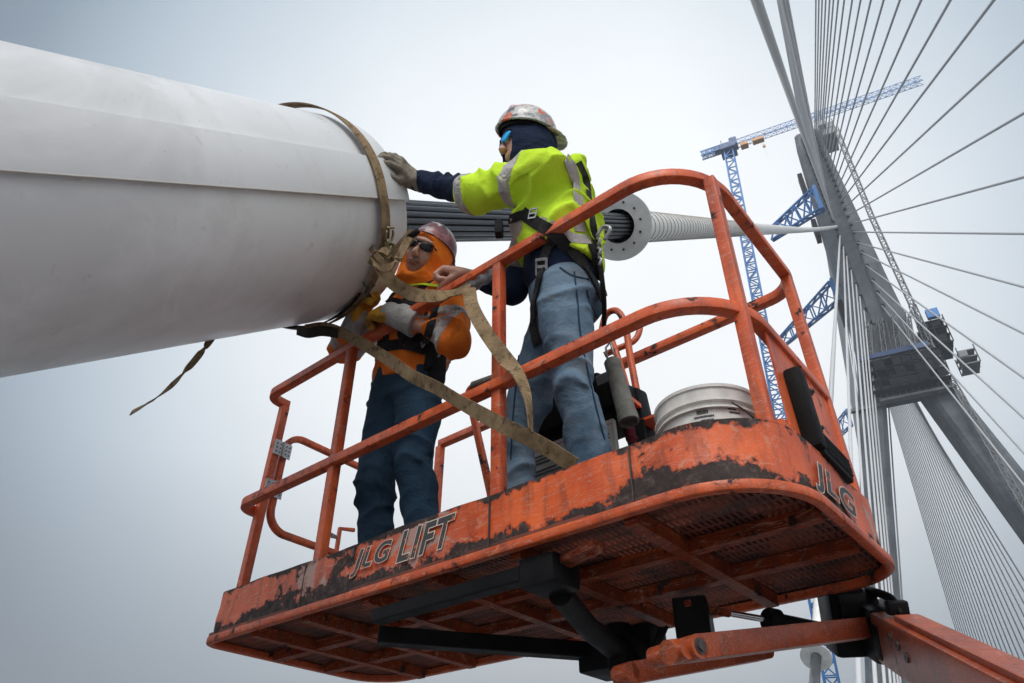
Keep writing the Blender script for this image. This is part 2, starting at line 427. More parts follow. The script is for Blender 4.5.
# ================================================================== light, sky
SUN_AZ = math.radians(150)      # compass from +Y towards +X
SUN_EL = math.radians(50)
W = bpy.data.worlds.new('World'); S.world = W; W.use_nodes = True
nt = W.node_tree; bg = nt.nodes['Background']; wo = nt.nodes['World Output']
def sdir(px, py):
    d = RR.T @ np.array([(px-512)/FPX, -(py-341.5)/FPX, 1.]); return d/np.linalg.norm(d)
sky = nt.nodes.new('ShaderNodeTexSky'); sky.sky_type = 'NISHITA'; sky.sun_disc = False
sky.sun_elevation = SUN_EL; sky.sun_rotation = SUN_AZ; sky.dust_density = 6; sky.air_density = 1.2
tc = nt.nodes.new('ShaderNodeTexCoord')
def wdot(v):
    n = nt.nodes.new('ShaderNodeVectorMath'); n.operation = 'DOT_PRODUCT'; nt.links.new(tc.outputs['Generated'], n.inputs[0]); n.inputs[1].default_value = tuple(v); return n.outputs['Value']
# overcast deck: bright mid-view with the corner vignette painted in, brightest behind the camera
cr = nt.nodes.new('ShaderNodeValToRGB'); ad_ = nt.nodes.new('ShaderNodeMath'); ad_.operation = 'MULTIPLY_ADD'; nt.links.new(wdot(sdir(575, 355)), ad_.inputs[0]); ad_.inputs[1].default_value = .5; ad_.inputs[2].default_value = .5
nt.links.new(ad_.outputs[0], cr.inputs[0])
SKY = [(0.0, (1.12, 1.13, 1.15)), (.55, (1.0, 1.02, 1.05)), (.69, (.36, .40, .46)), (.78, (.055, .078, .108)), (.83, (.085, .118, .158)), (.862, (.165, .213, .265)), (.895, (.335, .40, .46)), (.925, (.49, .545, .595)), (.95, (.62, .66, .69)), (.975, (.73, .75, .765)), (1.0, (.77, .785, .79))]
e = cr.color_ramp.elements
while len(e) < len(SKY): e.new(.5)
for i, (p, c) in enumerate(SKY): e[i].position = p; e[i].color = (*c, 1)
ns = nt.nodes.new('ShaderNodeTexNoise'); ns.inputs['Scale'].default_value = 2.2; ns.inputs['Detail'].default_value = 4; nt.links.new(tc.outputs['Generated'], ns.inputs['Vector'])
nr = nt.nodes.new('ShaderNodeMapRange'); nt.links.new(ns.outputs[0], nr.inputs[0]); nr.inputs[1].default_value = .3; nr.inputs[2].default_value = .7; nr.inputs[3].default_value = .94; nr.inputs[4].default_value = 1.06
mx = nt.nodes.new('ShaderNodeMix'); mx.data_type = 'RGBA'; mx.blend_type = 'MULTIPLY'; mx.inputs[0].default_value = 1
nt.links.new(cr.outputs[0], mx.inputs[6]); nt.links.new(nr.outputs[0], mx.inputs[7])
sz_ = nt.nodes.new('ShaderNodeSeparateXYZ'); nt.links.new(tc.outputs['Generated'], sz_.inputs[0])
er = nt.nodes.new('ShaderNodeValToRGB'); nt.links.new(sz_.outputs[2], er.inputs[0])
for p_, c_ in ((.0, .5), (.22, .74), (.42, 1.), (1., 1.)):
    q_ = er.color_ramp.elements[0] if p_ == 0 else (er.color_ramp.elements[-1] if p_ == 1. else er.color_ramp.elements.new(p_)); q_.color = (c_, c_, c_, 1)
m3 = nt.nodes.new('ShaderNodeMix'); m3.data_type = 'RGBA'; m3.blend_type = 'MULTIPLY'; m3.inputs[0].default_value = 1
nt.links.new(mx.outputs[2], m3.inputs[6]); nt.links.new(er.outputs[0], m3.inputs[7])
# a share of clear-sky light keeps the blue cast
m2 = nt.nodes.new('ShaderNodeMix'); m2.data_type = 'RGBA'; m2.blend_type = 'ADD'; m2.inputs[0].default_value = .006
nt.links.new(m3.outputs[2], m2.inputs[6]); nt.links.new(sky.outputs[0], m2.inputs[7])
nt.links.new(m2.outputs[2], bg.inputs[0]); bg.inputs[1].default_value = 1.0
sl = bpy.data.lights.new('sun', 'SUN'); sl.energy = 1.6; sl.angle = math.radians(25); sl.color = (1, .97, .93)
so = bpy.data.objects.new('sun', sl); COL.objects.link(so)
sv = Vector((math.sin(SUN_AZ)*math.cos(SUN_EL), math.cos(SUN_AZ)*math.cos(SUN_EL), math.sin(SUN_EL)))
so.rotation_euler = sv.to_track_quat('Z', 'Y').to_euler(); so.location = (0, 0, 60)
S.view_settings.view_transform = 'Standard'; S.view_settings.look = 'None'; S.view_settings.exposure = .55; S.view_settings.gamma = 1

# ================================================================== the bridge
ZD = -2.4
AD = math.radians(-14.25)
U = np.array([math.sin(AD), math.cos(AD), 0]); Rt = np.array([math.cos(AD), -math.sin(AD), 0]); ZZ = np.array([0, 0, 1.])
P0 = np.array([1.3, -5.04, ZD]); E0 = P0 + 38*Rt
TC = P0 + 145*U + 20.5*Rt
def TP(r, u, z): return TC + Rt*r + U*u + ZZ*(z-ZD)      # tower-local point
def deckpt(r, s, z=ZD): return P0 + Rt*r + U*s + ZZ*(z-ZD)
def sheet(name, corners, z, mat, th=0):
    v = [(c[0], c[1], z) for c in corners]; f = [(0, 1, 2, 3)]
    o = obj(name, v, f, mat); tag(o, None, None, None, 'structure'); return o
sheet('water', [(-2500, -2500), (2500, -2500), (2500, 2500), (-2500, 2500)], ZD-46, MT['water'])
# deck slab and its kerbs
mb = MB(); c = deckpt(19, 0, ZD-.6); mb.box(c, (21.5, 420, .6), np.array([Rt, U, ZZ]).T); tag(mb.build('road', MT['asphalt']), None, None, None, 'structure')
for r in (3.2, 34.8):
    mb = MB(); mb.box(deckpt(r, 0, ZD+.06), (.2, 420, .08), np.array([Rt, U, ZZ]).T, 0); tag(mb.build('kerb', MT['kerb']), None, None, None, 'structure')
for r in (8., 12., 19., 26., 30.):
    mb = MB()
    for s in range(-60, 200, 9): mb.box(deckpt(r, s, ZD+.004), (.07, 1.5, .001), np.array([Rt, U, ZZ]).T)
    tag(mb.build('road_marking', MT['paintline']), None, None, None, 'structure')

tower = thing('bridge_tower', 'tall grey concrete inverted-Y bridge tower with scaffolding where its legs meet', 'tower', TP(0, 0, ZD-46))
def loft(mb, secs):
    """secs: list of 8-point rings"""
    n = len(secs[0]); v = [p for s in secs for p in s]
    f = [(i*n+k, i*n+(k+1) % n, (i+1)*n+(k+1) % n, (i+1)*n+k) for i in range(len(secs)-1) for k in range(n)]
    f += [tuple(range(n))[::-1], tuple(range((len(secs)-1)*n, len(secs)*n))]; mb.add(v, f)
def ring(cr_, cu, z, a, b, ch):
    q = [(a, b-ch), (a-ch, b), (-a+ch, b), (-a, b-ch), (-a, -b+ch), (-a+ch, -b), (a-ch, -b), (a, -b+ch)]
    return [TP(cr_+x, cu+y, z) for x, y in q]
mb = MB(); loft(mb, [ring(0, 0, 82, 5.9, 5.2, .9), ring(0, 0, 104, 4.9, 4.6, .9), ring(0, 0, 130, 4.05, 4.2, .8), ring(0, 0, 158, 3.0, 3.4, .7)])
mb.build('shaft', MT['concrete'], tower)
LEGS = {}
for sgn, nm in ((-1, 'leg'), (1, 'leg')):
    mb = MB()
    zs = [(92, 2.4), (80, 4.9), (40, 14.2), (ZD, 23.5), (ZD-46, 33.5)]
    loft(mb, [ring(sgn*r, 0, z, 2.35+.0095*(92-z), 4.3, .7) for z, r in zs])
    LEGS[sgn] = mb.build(nm, MT['concrete'], tower)
mb = MB(); mb.box(TP(0, 0, 79.2), (5.0, 3.9, 2.2), np.array([Rt, U, ZZ]).T); mb.build('crossbeam', MT['concrete'], tower)
mb = MB(); mb.box(TP(0, 0, ZD-5), (24.5, 4, 3), np.array([Rt, U, ZZ]).T); mb.build('lower_crossbeam', MT['concrete'], tower)
# vertical rib down the near face with the anchor boxes
mb = MB(); loft(mb, [[TP(x, y, z) for x, y in ((1.15, -b-.35), (1.15, -b+.3), (-1.15, -b+.3), (-1.15, -b-.35))] for z, b in ((92, 4.9), (130, 4.2), (157, 3.55))]); mb.build('anchor_rib', MT['concrete'], tower)

def truss(mb, a, b, w, h, n, bar, up=(0, 0, 1), taper=1., web=True):
    a = V3(a); b = V3(b); d = b-a; L = np.linalg.norm(d); d /= L; u = V3(up); x = np.cross(d, u)
    if np.linalg.norm(x) < 1e-3: x = np.cross(d, Rt)
    x /= np.linalg.norm(x); z = np.cross(x, d)
    P = []
    for i in range(n+1):
        t = i/n; s = 1+(taper-1)*t; c = a+d*L*t
        P.append([c+x*w/2*s*i1+z*h/2*s*i2 for i1, i2 in ((-1, -1), (1, -1), (1, 1), (-1, 1))])
    for k in range(4): mb.beam(P[0][k], P[n][k], bar*1.5, bar*1.5, up=x)
    for i in range(n):
        for k in range(4):
            k2 = (k+1) % 4
            if web: mb.beam(P[i][k], P[i][k2], bar, bar, up=d)
            if i % 2 == 0: mb.beam(P[i][k], P[i+1][k2], bar, bar, up=np.cross(P[i+1][k2]-P[i][k], d))
            else: mb.beam(P[i][k2], P[i+1][k], bar, bar, up=np.cross(P[i+1][k]-P[i][k2], d))
    return mb

# scaffolds on the tower
def scaffold(name, c, h, mat, parent, dense=3, slab=True, fill=None):
    """working platform: decks, standards, netting panels"""
    mb = MB(); R3 = np.array([Rt, U, ZZ]).T; hx, hy, hz = h
    nz = dense
    for i in range(nz+1):
        z = -hz+2*hz*i/nz; mb.box(V3(c)+R3@V3((0, 0, z)), (hx, hy, .10), R3)
    for sx in np.linspace(-hx, hx, max(2, int(hx*2/1.6)+1)):
        for sy in (-hy, hy): mb.box(V3(c)+R3@V3((sx, sy, .4)), (.09, .09, hz+.5), R3)
    for sy in np.linspace(-hy, hy, max(2, int(hy*2/1.8)+1)):
        for sx in (-hx, hx): mb.box(V3(c)+R3@V3((sx, sy, .4)), (.09, .09, hz+.5), R3)
    for i in range(nz):
        z = -hz+2*hz*(i+.5)/nz
        for k, sx in enumerate(np.linspace(-hx, hx, max(2, int(hx*2/1.6)+1))[:-1]):
            if rng.random() < .52: mb.box(V3(c)+R3@V3((sx+.8, -hy-.1, z)), (.72, .04, hz/nz*rng.uniform(.55, .9)), R3)
    return mb.build(name, mat, parent)
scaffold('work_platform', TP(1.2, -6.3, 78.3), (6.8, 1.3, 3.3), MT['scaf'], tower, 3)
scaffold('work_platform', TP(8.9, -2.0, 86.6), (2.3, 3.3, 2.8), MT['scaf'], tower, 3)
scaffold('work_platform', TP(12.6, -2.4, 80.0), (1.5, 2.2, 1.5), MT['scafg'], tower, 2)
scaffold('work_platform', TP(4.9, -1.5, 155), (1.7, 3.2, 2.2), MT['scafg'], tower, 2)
mb = MB(); R3 = np.array([Rt, U, ZZ]).T
mb.box(TP(0, -7.2, 82.9), (6.6, .35, .5), R3); mb.box(TP(3.3, -6.2, 83.6), (3.2, .5, .5), R3); mb.build('formwork_beam', MT['cblue_dark'], tower)
mb = MB()
for k in range(4): truss(mb, TP(-4+2.6*k, -6.3, 83.5), TP(-2.4+2.6*k, -5.6, 92.5), .9, .9, 4, .12)
for k in range(6): mb.beam(TP(-5+1.8*k, -6.4, 84), TP(-3+1.4*k, -5.9, 91.5), .16, .16)
mb.build('formwork_frame', MT['scafg'], tower)
mb = MB(); mb.box(TP(9.6, -5.8, 90.6), (1.1, .5, 1.0), R3); mb.build('blue_container', MT['cblue'], tower)
# pale soffit walkway under the crossbeam
mb = MB(); mb.box(TP(1.8, -5.4, 73.6), (6.6, .8, .25), R3)
for k in range(12): mb.box(TP(-4.4+1.12*k, -6.1, 74.4), (.05, .05, .7), R3)
mb.box(TP(1.8, -6.1, 75.1), (6.6, .05, .05), R3); mb.build('soffit_walkway', MT['scafg'], tower)
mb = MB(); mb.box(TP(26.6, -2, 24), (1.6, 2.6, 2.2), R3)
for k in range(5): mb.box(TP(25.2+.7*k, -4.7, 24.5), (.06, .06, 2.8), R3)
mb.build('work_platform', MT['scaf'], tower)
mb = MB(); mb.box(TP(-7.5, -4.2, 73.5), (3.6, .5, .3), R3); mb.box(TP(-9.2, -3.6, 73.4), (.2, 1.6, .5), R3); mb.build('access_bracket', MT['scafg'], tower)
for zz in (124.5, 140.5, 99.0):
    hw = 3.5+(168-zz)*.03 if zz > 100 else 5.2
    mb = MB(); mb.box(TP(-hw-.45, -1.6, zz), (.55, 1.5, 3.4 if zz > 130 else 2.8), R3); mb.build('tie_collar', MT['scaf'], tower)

# rack mast of the personnel hoist: a lattice column up the right side of tower and leg
hoist = thing('hoist_mast', 'slim grey lattice hoist mast climbing the right side of the bridge tower', 'mast', TP(24, -6, ZD))
pp = [TP(6.6, -5.5, 153), TP(6.3, -5.5, 120.3), TP(6.9, -5.5, 94), TP(7.0, -5.6, 84.5), TP(8.3, -5.8, 72.9), TP(10.2, -6, 52), TP(15.5, -6, ZD)]
for a, b in zip(pp[:-1], pp[1:]):
    mb = MB(); truss(mb, a, b, .95, .95, max(6, int(np.linalg.norm(V3(b)-V3(a))/1.6)), .11); mb.build('mast_section', MT['scafg'], hoist)

# stays --------------------------------------------------------------------
ZA = [155, 153.5, 152, 150.5, 149, 148, 146.6, 144.9, 142.6, 140.8, 138.9, 136.9, 134.9, 132.9, 130.9, 128.9, 126.5, 123.8, 121.1, 118.5, 115, 112, 107.8, 103.5, 100, 96.2, 92.6]
def SK(k): return 2+16.2*(k-18)
def sagcurve(a, b, n=14, sag=.006):
    a = V3(a); b = V3(b); L = np.linalg.norm(b-a)
    return [a+(b-a)*t - ZZ*sag*L*4*t*(1-t)*.25 for t in np.linspace(0, 1, n)]
ORD = ['first', 'second', 'third', 'fourth', 'fifth', 'sixth', 'seventh', 'eighth', 'ninth', 'tenth', 'eleventh', 'twelfth', 'thirteenth', 'fourteenth', 'fifteenth', 'sixteenth', 'seventeenth', 'eighteenth', 'nineteenth', 'twentieth', 'twenty-first', 'twenty-second', 'twenty-third', 'twenty-fourth', 'twenty-fifth', 'twenty-sixth', 'twenty-seventh', 'twenty-eighth']
SAG = .0
def face_b(z): return 4.2+(130-z)*.012
for k, z in enumerate(ZA):                      # the fan to the far kerb, right of the tower
    s = SK(k)
    if k > 25: continue
    a = TP(1.7, -face_b(z)-.2, z); b = deckpt(38, s)
    mb = MB(); mb.tube(sagcurve(a, b, 12, SAG), .16, 8); o = mb.build('stay_cable', MT['cable_grey'], None, True)
    tag(o, 'grey stay cable fanning right of the tower, %s clockwise from the steepest' % ORD[k], 'cable', 'stay cables fanning out right of the tower')
for k, z in enumerate(ZA):
    for sx in (-1.45, 1.95):
        if sx > 0 and k > 25: continue
        mb = MB(); mb.box(TP(sx, -face_b(z)-.12, z), (.30, .22, .42), R3); mb.build('anchor_shade_box', MT['scaf'], tower)  # solid dark boxes standing in for the shade inside the anchor recesses
TIP = {}
kk = 0
for k, z in enumerate(ZA):                      # our own kerb's stays
    s = SK(k)
    if k == 18: continue
    a = TP(-1.2-.04*max(0, k-19)**1.5, -face_b(z)-.2, z); b = deckpt((.5 if k == 17 else .95)*(s < 0), s)
    if k == 19: continue
    if s > 0:
        mb = MB(); mb.tube(sagcurve(a, b, 12, SAG), .15, 8); o = mb.build('stay_cable', MT['cable_white'], None, True)
        tag(o, 'pale steep stay cable beside the tower legs, %s from the right' % ORD[26-k], 'cable', 'pale stay cables dropping left of the tower legs')
    else:
        mb = MB(); mb.tube(sagcurve(a, b, 40, SAG), .19 if k == 17 else .15, 10); o = mb.build('stay_cable', MT['cable_white'], None, True)
        tag(o, 'pale stay cable passing overhead to the upper edge, %s from the left' % ORD[17-k], 'cable', 'pale stay cables passing overhead')
# main-span stays beyond the tower
for k in range(25):
    s = 145+16+11.5*k; z = 84+3.9*k if k < 12 else 131+2.2*(k-12)
    a = TP(1.2, face_b(z)+.2, z); b = deckpt(38, s)
    mb = MB(); mb.tube([a, b], .15, 6); o = mb.build('stay_cable', MT['cable_grey'], None, True)
    tag(o, 'thin grey stay seen through the tower legs, %s from the right' % ORD[k], 'cable', 'far stay cables beyond the tower')
    if k < 20:
        a = TP(-1.2, face_b(z)+.2, z); b = deckpt(0, s)
        mb = MB(); mb.tube([a, b], .15, 6); o = mb.build('stay_cable', MT['cable_grey'], None, True)
        tag(o, 'thin grey stay beyond the left tower leg, %s from the near end' % ORD[k], 'cable', 'far stay cables left of the tower')

# tower crane --------------------------------------------------------------
crane = thing('tower_crane', 'blue lattice tower crane tied to the left side of the bridge tower', 'crane', atd(850, 683, 110))
mt_ = atd(729, 152, 196); mbm = atd(779, 410, 152)
dd = (mt_-mbm)/np.linalg.norm(mt_-mbm); mbot = mbm-dd*((mbm[2]-ZD+40)/dd[2])
for i in range(6):
    a = mbot+(mt_-mbot)*i/6; b = mbot+(mt_-mbot)*(i+1)/6
    m_ = MB(); truss(m_, a, b, 2.3, 2.3, 14, .22, up=U); m_.build('mast', MT['cblue'], crane)
jr = atd(922, 80, 205); jr[2] = mt_[2]+2.0
# horizontal jib: keep the azimuth seen in the photograph
d = RR.T @ np.array([(922-512)/FPX, -(80-341.5)/FPX, 1.]); jr = CT+d*((mt_[2]+2.5-CT[2])/d[2])
d = RR.T @ np.array([(703-512)/FPX, -(160-341.5)/FPX, 1.]); jl = CT+d*((mt_[2]+1.0-CT[2])/d[2])
head = mt_+ZZ*2.2
jd = (jr-head); jd[2] = 0; jl2 = head-jd/np.linalg.norm(jd)*min(20, np.linalg.norm(jl-head)*1.0)
m_ = MB(); truss(m_, head, jr, 1.4, 2.0, 34, .085); m_.build('jib', MT['cblue'], crane)
m_ = MB(); truss(m_, head, jl2, 1.8, 1.6, 9, .16); m_.build('counter_jib', MT['cblue'], crane)
m_ = MB(); m_.box(mt_+ZZ*.8, (2.1, 2.1, 1.1), R3, .2); m_.box(mt_+Rt*1.7+ZZ*2.6, (1.0, 1.3, 1.5), R3, .2); m_.box(mt_-Rt*2.4+ZZ*2.3, (1.3, 1.0, .9), R3, .1)
for sx in (-1, 1): m_.box(mt_+Rt*sx*1.4+ZZ*4.0, (.12, .12, 1.6), R3)
m_.build('slewing_head', MT['cblue_dark'], crane)
jn = jd/np.linalg.norm(jd)
m_ = MB(); m_.box(head+jn*8-ZZ*1.5, (1.5, .8, .5), R3, .1); m_.box(head+jn*4.3-ZZ*1.6, (1.0, .9, .6), R3, .1); m_.build('trolley', MT['amber'], crane)
m_ = MB(); m_.beam(head+jn*9-ZZ*1.5, head+jn*9-ZZ*4.2, .05, .05); m_.box(head+jn*9-ZZ*4.5, (.35, .25, .4), R3, .1); m_.beam(head+jn*9-ZZ*4.8, head+jn*9-ZZ*9, .03, .03); m_.build('hook_block', MT['amber'], crane)
for (px, py, qx, qy) in ((818, 199, 770, 236), (835, 291, 782, 342), (849, 418, 803, 468)):
    # horizontal tie from tower face to the mast
    d = RR.T @ np.array([(px-512)/FPX, -(py-341.5)/FPX, 1.])
    n = Rt; P = TP(-4.6, 0, 0); t = n@(P-CT)/(n@d); a = CT+d*t
    q = RR.T @ np.array([(qx-512)/FPX, -(qy-341.5)/FPX, 1.]); b = CT+q*((a[2]-1.5-CT[2])/q[2])
    L_ = np.linalg.norm(b-a)
    if L_ > 30: b = a+(b-a)*30/L_
    m_ = MB(); truss(m_, a, b, 1.3, 6.4, 5, .26, taper=.5); m_.box(a, (.4, .9, 3.6), R3); m_.build('tie_frame', MT['cblue'], crane)

# air: pale overcast haze
def haze_box():
    m = bpy.data.materials.new('haze_air'); m.use_nodes = True; t = m.node_tree
    t.nodes.remove(t.nodes['Principled BSDF']); v = t.nodes.new('ShaderNodeVolumePrincipled')
    v.inputs['Color'].default_value = (.84, .89, .95, 1); v.inputs['Density'].default_value = HAZE
    v.inputs['Anisotropy'].default_value = .3
    t.links.new(v.outputs[0], t.nodes['Material Output'].inputs['Volume'])
    mb = MB(); mb.box((-200, 300, 85), (2900, 2900, 133.5)); o = mb.build('haze', m); tag(o, None, None, None, 'stuff')
HAZE = .0009
if HAZE: haze_box()
# ================================================================== the stay being sheathed
AX_C = np.array([.617, -.30, 1.822]); AXD = np.array([-.106, .743, .661]); AXD /= np.linalg.norm(AXD)
PR = .4923
def axp(t): return AX_C+AXD*t
def axt(px):
    lo, hi = -1, 400
    for _ in range(60):
        m = (lo+hi)/2
        if pix(axp(m))[0] < px: lo = m
        else: hi = m
    return lo
# reference frame round the axis: wn faces the camera
w = AX_C-CT; w = w-AXD*(w@AXD); WN = -w/np.linalg.norm(w); PN = np.cross(AXD, WN)
def ring_pt(t, ang, r): return axp(t)+r*(math.cos(ang)*WN+math.sin(ang)*PN)
pipe = thing('stay_pipe', 'large white plastic pipe with a lengthwise lap seam, at upper left', 'pipe', axp(-6.3))
mb = MB()
prof = [(0, PR-.022), (0, PR-.003), (-.003, PR)] + [(-.3*k, PR) for k in range(1, 23)] + [(-6.6, PR-.022)] + [(-.3*k, PR-.022) for k in range(21, 0, -1)] + [(0, PR-.022)]
mb.lathe(AX_C, AXD, prof, 128, xref=WN); smooth_angle(mb.build('shell', MT['pipe'], pipe))
def ang_at(px, py, r):
    """angle round the pipe of the surface point under a pixel"""
    d = RR.T @ np.array([(px-512)/FPX, -(py-341.5)/FPX, 1.]); o = CT-AX_C
    dp = d-AXD*(d@AXD); op = o-AXD*(o@AXD); a = dp@dp; b = 2*dp@op; c = op@op-r*r
    D = b*b-4*a*c
    if D < 0: return None, None
    t = (-b-math.sqrt(D))/(2*a); p = CT+d*t; q = p-AX_C; tt = q@AXD; q = q-AXD*tt
    return math.atan2(q@PN, q@WN), tt
a_lo = ang_at(200, 186, PR+.008)[0]; a_hi = ang_at(200, 131, PR+.008)[0]
if a_hi < a_lo: a_lo, a_hi = a_hi, a_lo
lo_is_low = pix(ring_pt(-.5, a_lo, PR))[1] > pix(ring_pt(-.5, a_hi, PR))[1]
mb = MB()
e0 = .003
prof = [(e0, PR+.001), (e0, PR+.020), (0, PR+.022)] + [(-.3*k, PR+.022) for k in range(1, 22)] + [(-6.3, PR+.001)]
mb.lathe(AX_C, AXD, prof, 30, a_lo, a_hi, WN)
nrow = 31
# long edges closed
for side in (0, 30):
    n0 = len(mb.v); vv = []
    for (o_, r_) in prof[1:-1]:
        a_ = a_lo if side == 0 else a_hi
        vv += [ring_pt(o_, a_, r_), ring_pt(o_, a_, PR-.001)]
    ff = [(2*i, 2*i+1, 2*i+3, 2*i+2) for i in range(len(vv)//2-1)]; mb.add(vv, ff)
smooth_angle(mb.build('seam_cover', MT['pipe'], pipe))

cable = thing('stay_cable', 'bundle of grey strands running from the white pipe into a ribbed white sheath', 'cable', axp(.3))
tF = axt(618); FC = axp(tF); dF = pix(FC)[2]
RF = 34.5*dF/FPX; RH = 17.0*dF/FPX; RS = 14.5*dF/FPX*.95
tS = axt(655); RT = 14.2*pix(axp(tS))[2]/FPX
# strands
nst = 0
rs0 = .0105*dF/3.2
pos = []
for ir, cnt in ((0, 1), (1, 6), (2, 12), (3, 18)):
    for j in range(cnt): a = 2*PI*(j+.3*ir)/cnt; pos.append((ir*math.cos(a), ir*math.sin(a)))
gap = RS*.98/3.6
for (x, y) in pos:
    mb = MB(); pts = []
    for t in np.linspace(-2.6, tF+.5, 12):
        g = gap*(.80+.20*max(0, t)/tF); pts.append(axp(t)+g*(x*WN+y*PN))
    mb.tube(pts, gap*.40, 8); o = mb.build('strand', MT['strand'], cable, True)
mb = MB(); mb.disc(FC, AXD, RH, RF, .014*dF/3, 72); fl = smooth_angle(mb.build('flange', MT['flange'], cable))
def bolts(n, r, br, parent, name, mat, hh, off):
    for k in range(n):
        a = 2*PI*(k+.4)/n; c = FC-AXD*(off)+r*(math.cos(a)*WN+math.sin(a)*PN)
        mb = MB(); mb.lathe(c, -AXD, [(0, br), (hh, br), (hh, 0)], 6); mb.build(name, mat, parent)
bolts(12, (RF+RH)/2*.93, RF*.035, fl, 'bolt', MT['bolt'], .012, .0075*dF/3)
bolts(20, RF*.93, RF*.022, fl, 'bolt_hole', MT['plastic_w'], .002, .0072*dF/3)
mb = MB(); mb.lathe(FC, AXD, [(.01, RH), (.5, RH*.98)], 48); mb.build('flange_sleeve', MT['black'], cable, True)
# ribbed sheath
mb = MB(); prof = [(tF+.012, RT*.99)]
t = tF+.03; ribs = 0; pitch = RT*1.30
while ribs < 48:
    r = RT*(1.0)
    prof += [(t, r), (t+pitch*.5, r*.985)]
    t += pitch; ribs += 1
Aour = TP(-1.2, -face_b(121.5)-.2, 121.5)
prof = [(o_, r_) for o_, r_ in prof]
mb.lathe(AX_C, AXD, prof, 40, xref=WN); sh = smooth_angle(mb.build('ribbed_sheath', MT['sheath'], cable), 25)
mb = MB(); nt_ = 24; tot = ribs*nt_; hp = []
for k in range(tot+1):
    a_ = 2*PI*k/nt_; hp.append(ring_pt(tF+.03+pitch*k/nt_, a_, RT*1.012))
mb.tube(hp, RT*.045, 6); mb.build('spiral_rib', MT['rib'], sh, True)
# smooth run up to the tower, with the gentle sag curve at its top
pend = axp(t); tgt = Aour
ctrl = [pend, pend+AXD*40, pend+(tgt-pend)*.5+AXD*2, tgt]
L1 = np.linalg.norm(tgt-pend)
pts = []
for q in np.linspace(0, 1, 30):
    a = pend+AXD*L1*q; b = pend+(tgt-pend)*q; wgt = q**2; pts.append(a*(1-wgt)+b*wgt)
mb = MB(); mb.tube(pts, [RT*(1+.9*q) for q in np.linspace(0, 1, 30)], 14); mb.build('smooth_sheath', MT['sheath'], cable, True)

# neighbour stay, one anchorage ahead: flange, bare rod below, ribbed pipe above
nb = thing('stay_cable', 'stay cable with a small white flange disc below the lift arm', 'cable', deckpt(0, SK(19)))
za = ZA[19]; A9 = TP(-1.1, -face_b(za)-.2, za); B9 = deckpt(0, SK(19))
A9 = at(839.5, 233, 1, A9[1]) if False else A9
# follow the line seen in the photograph on the stay plane
def ray_plane(px, py, P, n):
    d = RR.T @ np.array([(px-512)/FPX, -(py-341.5)/FPX, 1.]); return CT+d*(n@(P-CT))/(n@d)
npl = np.cross(A9-B9, Rt); npl /= np.linalg.norm(npl)
F9 = ray_plane(816, 657, B9, npl); ax9 = (A9-F9)/np.linalg.norm(A9-F9); lo9 = F9-ax9*3.0
d9 = pix(F9)[2]
print('neighbour', B9, F9, pix(B9), pix(A9), d9, 'flange9 px r', 15*d9/FPX, 'dF', dF, 'RF', RF, 'RT', RT)
mb = MB(); mb.disc(F9, ax9, 5.5*d9/FPX, 15*d9/FPX, .03, 40); mb.build('flange', MT['flange'], nb)
mb = MB(); mb.tube([lo9, F9+ax9*.1], 5*d9/FPX, 12); mb.build('strand_bundle', MT['strand'], nb, True)
prof = []; t9 = .05; r9 = 5.5*d9/FPX
for k in range(60): prof += [(t9, r9), (t9+r9*.5, r9), (t9+r9*.55, r9*1.08), (t9+r9*.7, r9*1.08)]; t9 += r9*.75
mb = MB(); mb.lathe(F9, ax9, prof, 16); mb.build('ribbed_sheath', MT['sheath'], nb, True)
mb = MB(); mb.tube([F9+ax9*t9, A9], [r9, .17], 10); mb.build('smooth_sheath', MT['cable_white'], nb, True)

# ratchet straps -----------------------------------------------------------
def band(t, r, w, a0, a1, n=60, tilt=0., mat='strap', name='webbing', parent=None, off=0.):
    mb = MB(); pts = []; wd = []
    for k in range(n+1):
        a = a0+(a1-a0)*k/n; q_ = ring_pt(0, a, 1.)-axp(0); pts.append(ring_pt(t+.062*max(0., float(q_@RR[1])-.15), a, r)); wd.append(AXD+.12*math.sin(3*a)*PN)
    mb.ribbon(pts, wd, w, .004); return mb.build(name, MT[mat], parent)
aR = ang_at(380, 240, PR)[0]      # where the ratchet sits
aT = ang_at(330, 118, PR)[0] or (PI/2)
aB = ang_at(345, 312, PR)[0] or -PI/2
sg = 1 if aR is not None and (ring_pt(0, 1.2, PR)[2] > ring_pt(0, -1.2, PR)[2]) else -1
print('angles', aR, sg)
tR = ang_at(380, 240, PR)[1]; print('tR', tR)
strap = thing('ratchet_strap', 'worn tan ratchet strap cinched round the end of the white pipe', 'strap', ring_pt(tR, aR, PR))
mb = MB(); mb.tube([ring_pt(o_, a_lo-.004*(1 if a_hi > a_lo else -1), PR+.004) for o_ in np.linspace(.0, -6.2, 20)], .0045, 6); mb.build('seam_bead', MT['rib'], pipe, True)
mb = MB(); mb.tube([ring_pt(o_, a_hi, PR+.021) for o_ in np.linspace(.0, -6.2, 20)], .003, 6); mb.build('seam_bead', MT['rib'], pipe, True)
t1 = tR+.004; print('t1', t1)
band(t1, PR+.026, .050, aR+sg*.02, aR+sg*(2*PI-.02), 130, .0, 'strap', 'webbing', strap)
band(t1-.030, PR+.031, .034, aR-sg*.35, aR+sg*3.2, 80, .012, 'strap', 'webbing', strap)
band(t1-.02, PR+.016, .038, aR-sg*1.6, aR-sg*.52, 24, .0, 'strapd', 'chafe_sleeve', strap)
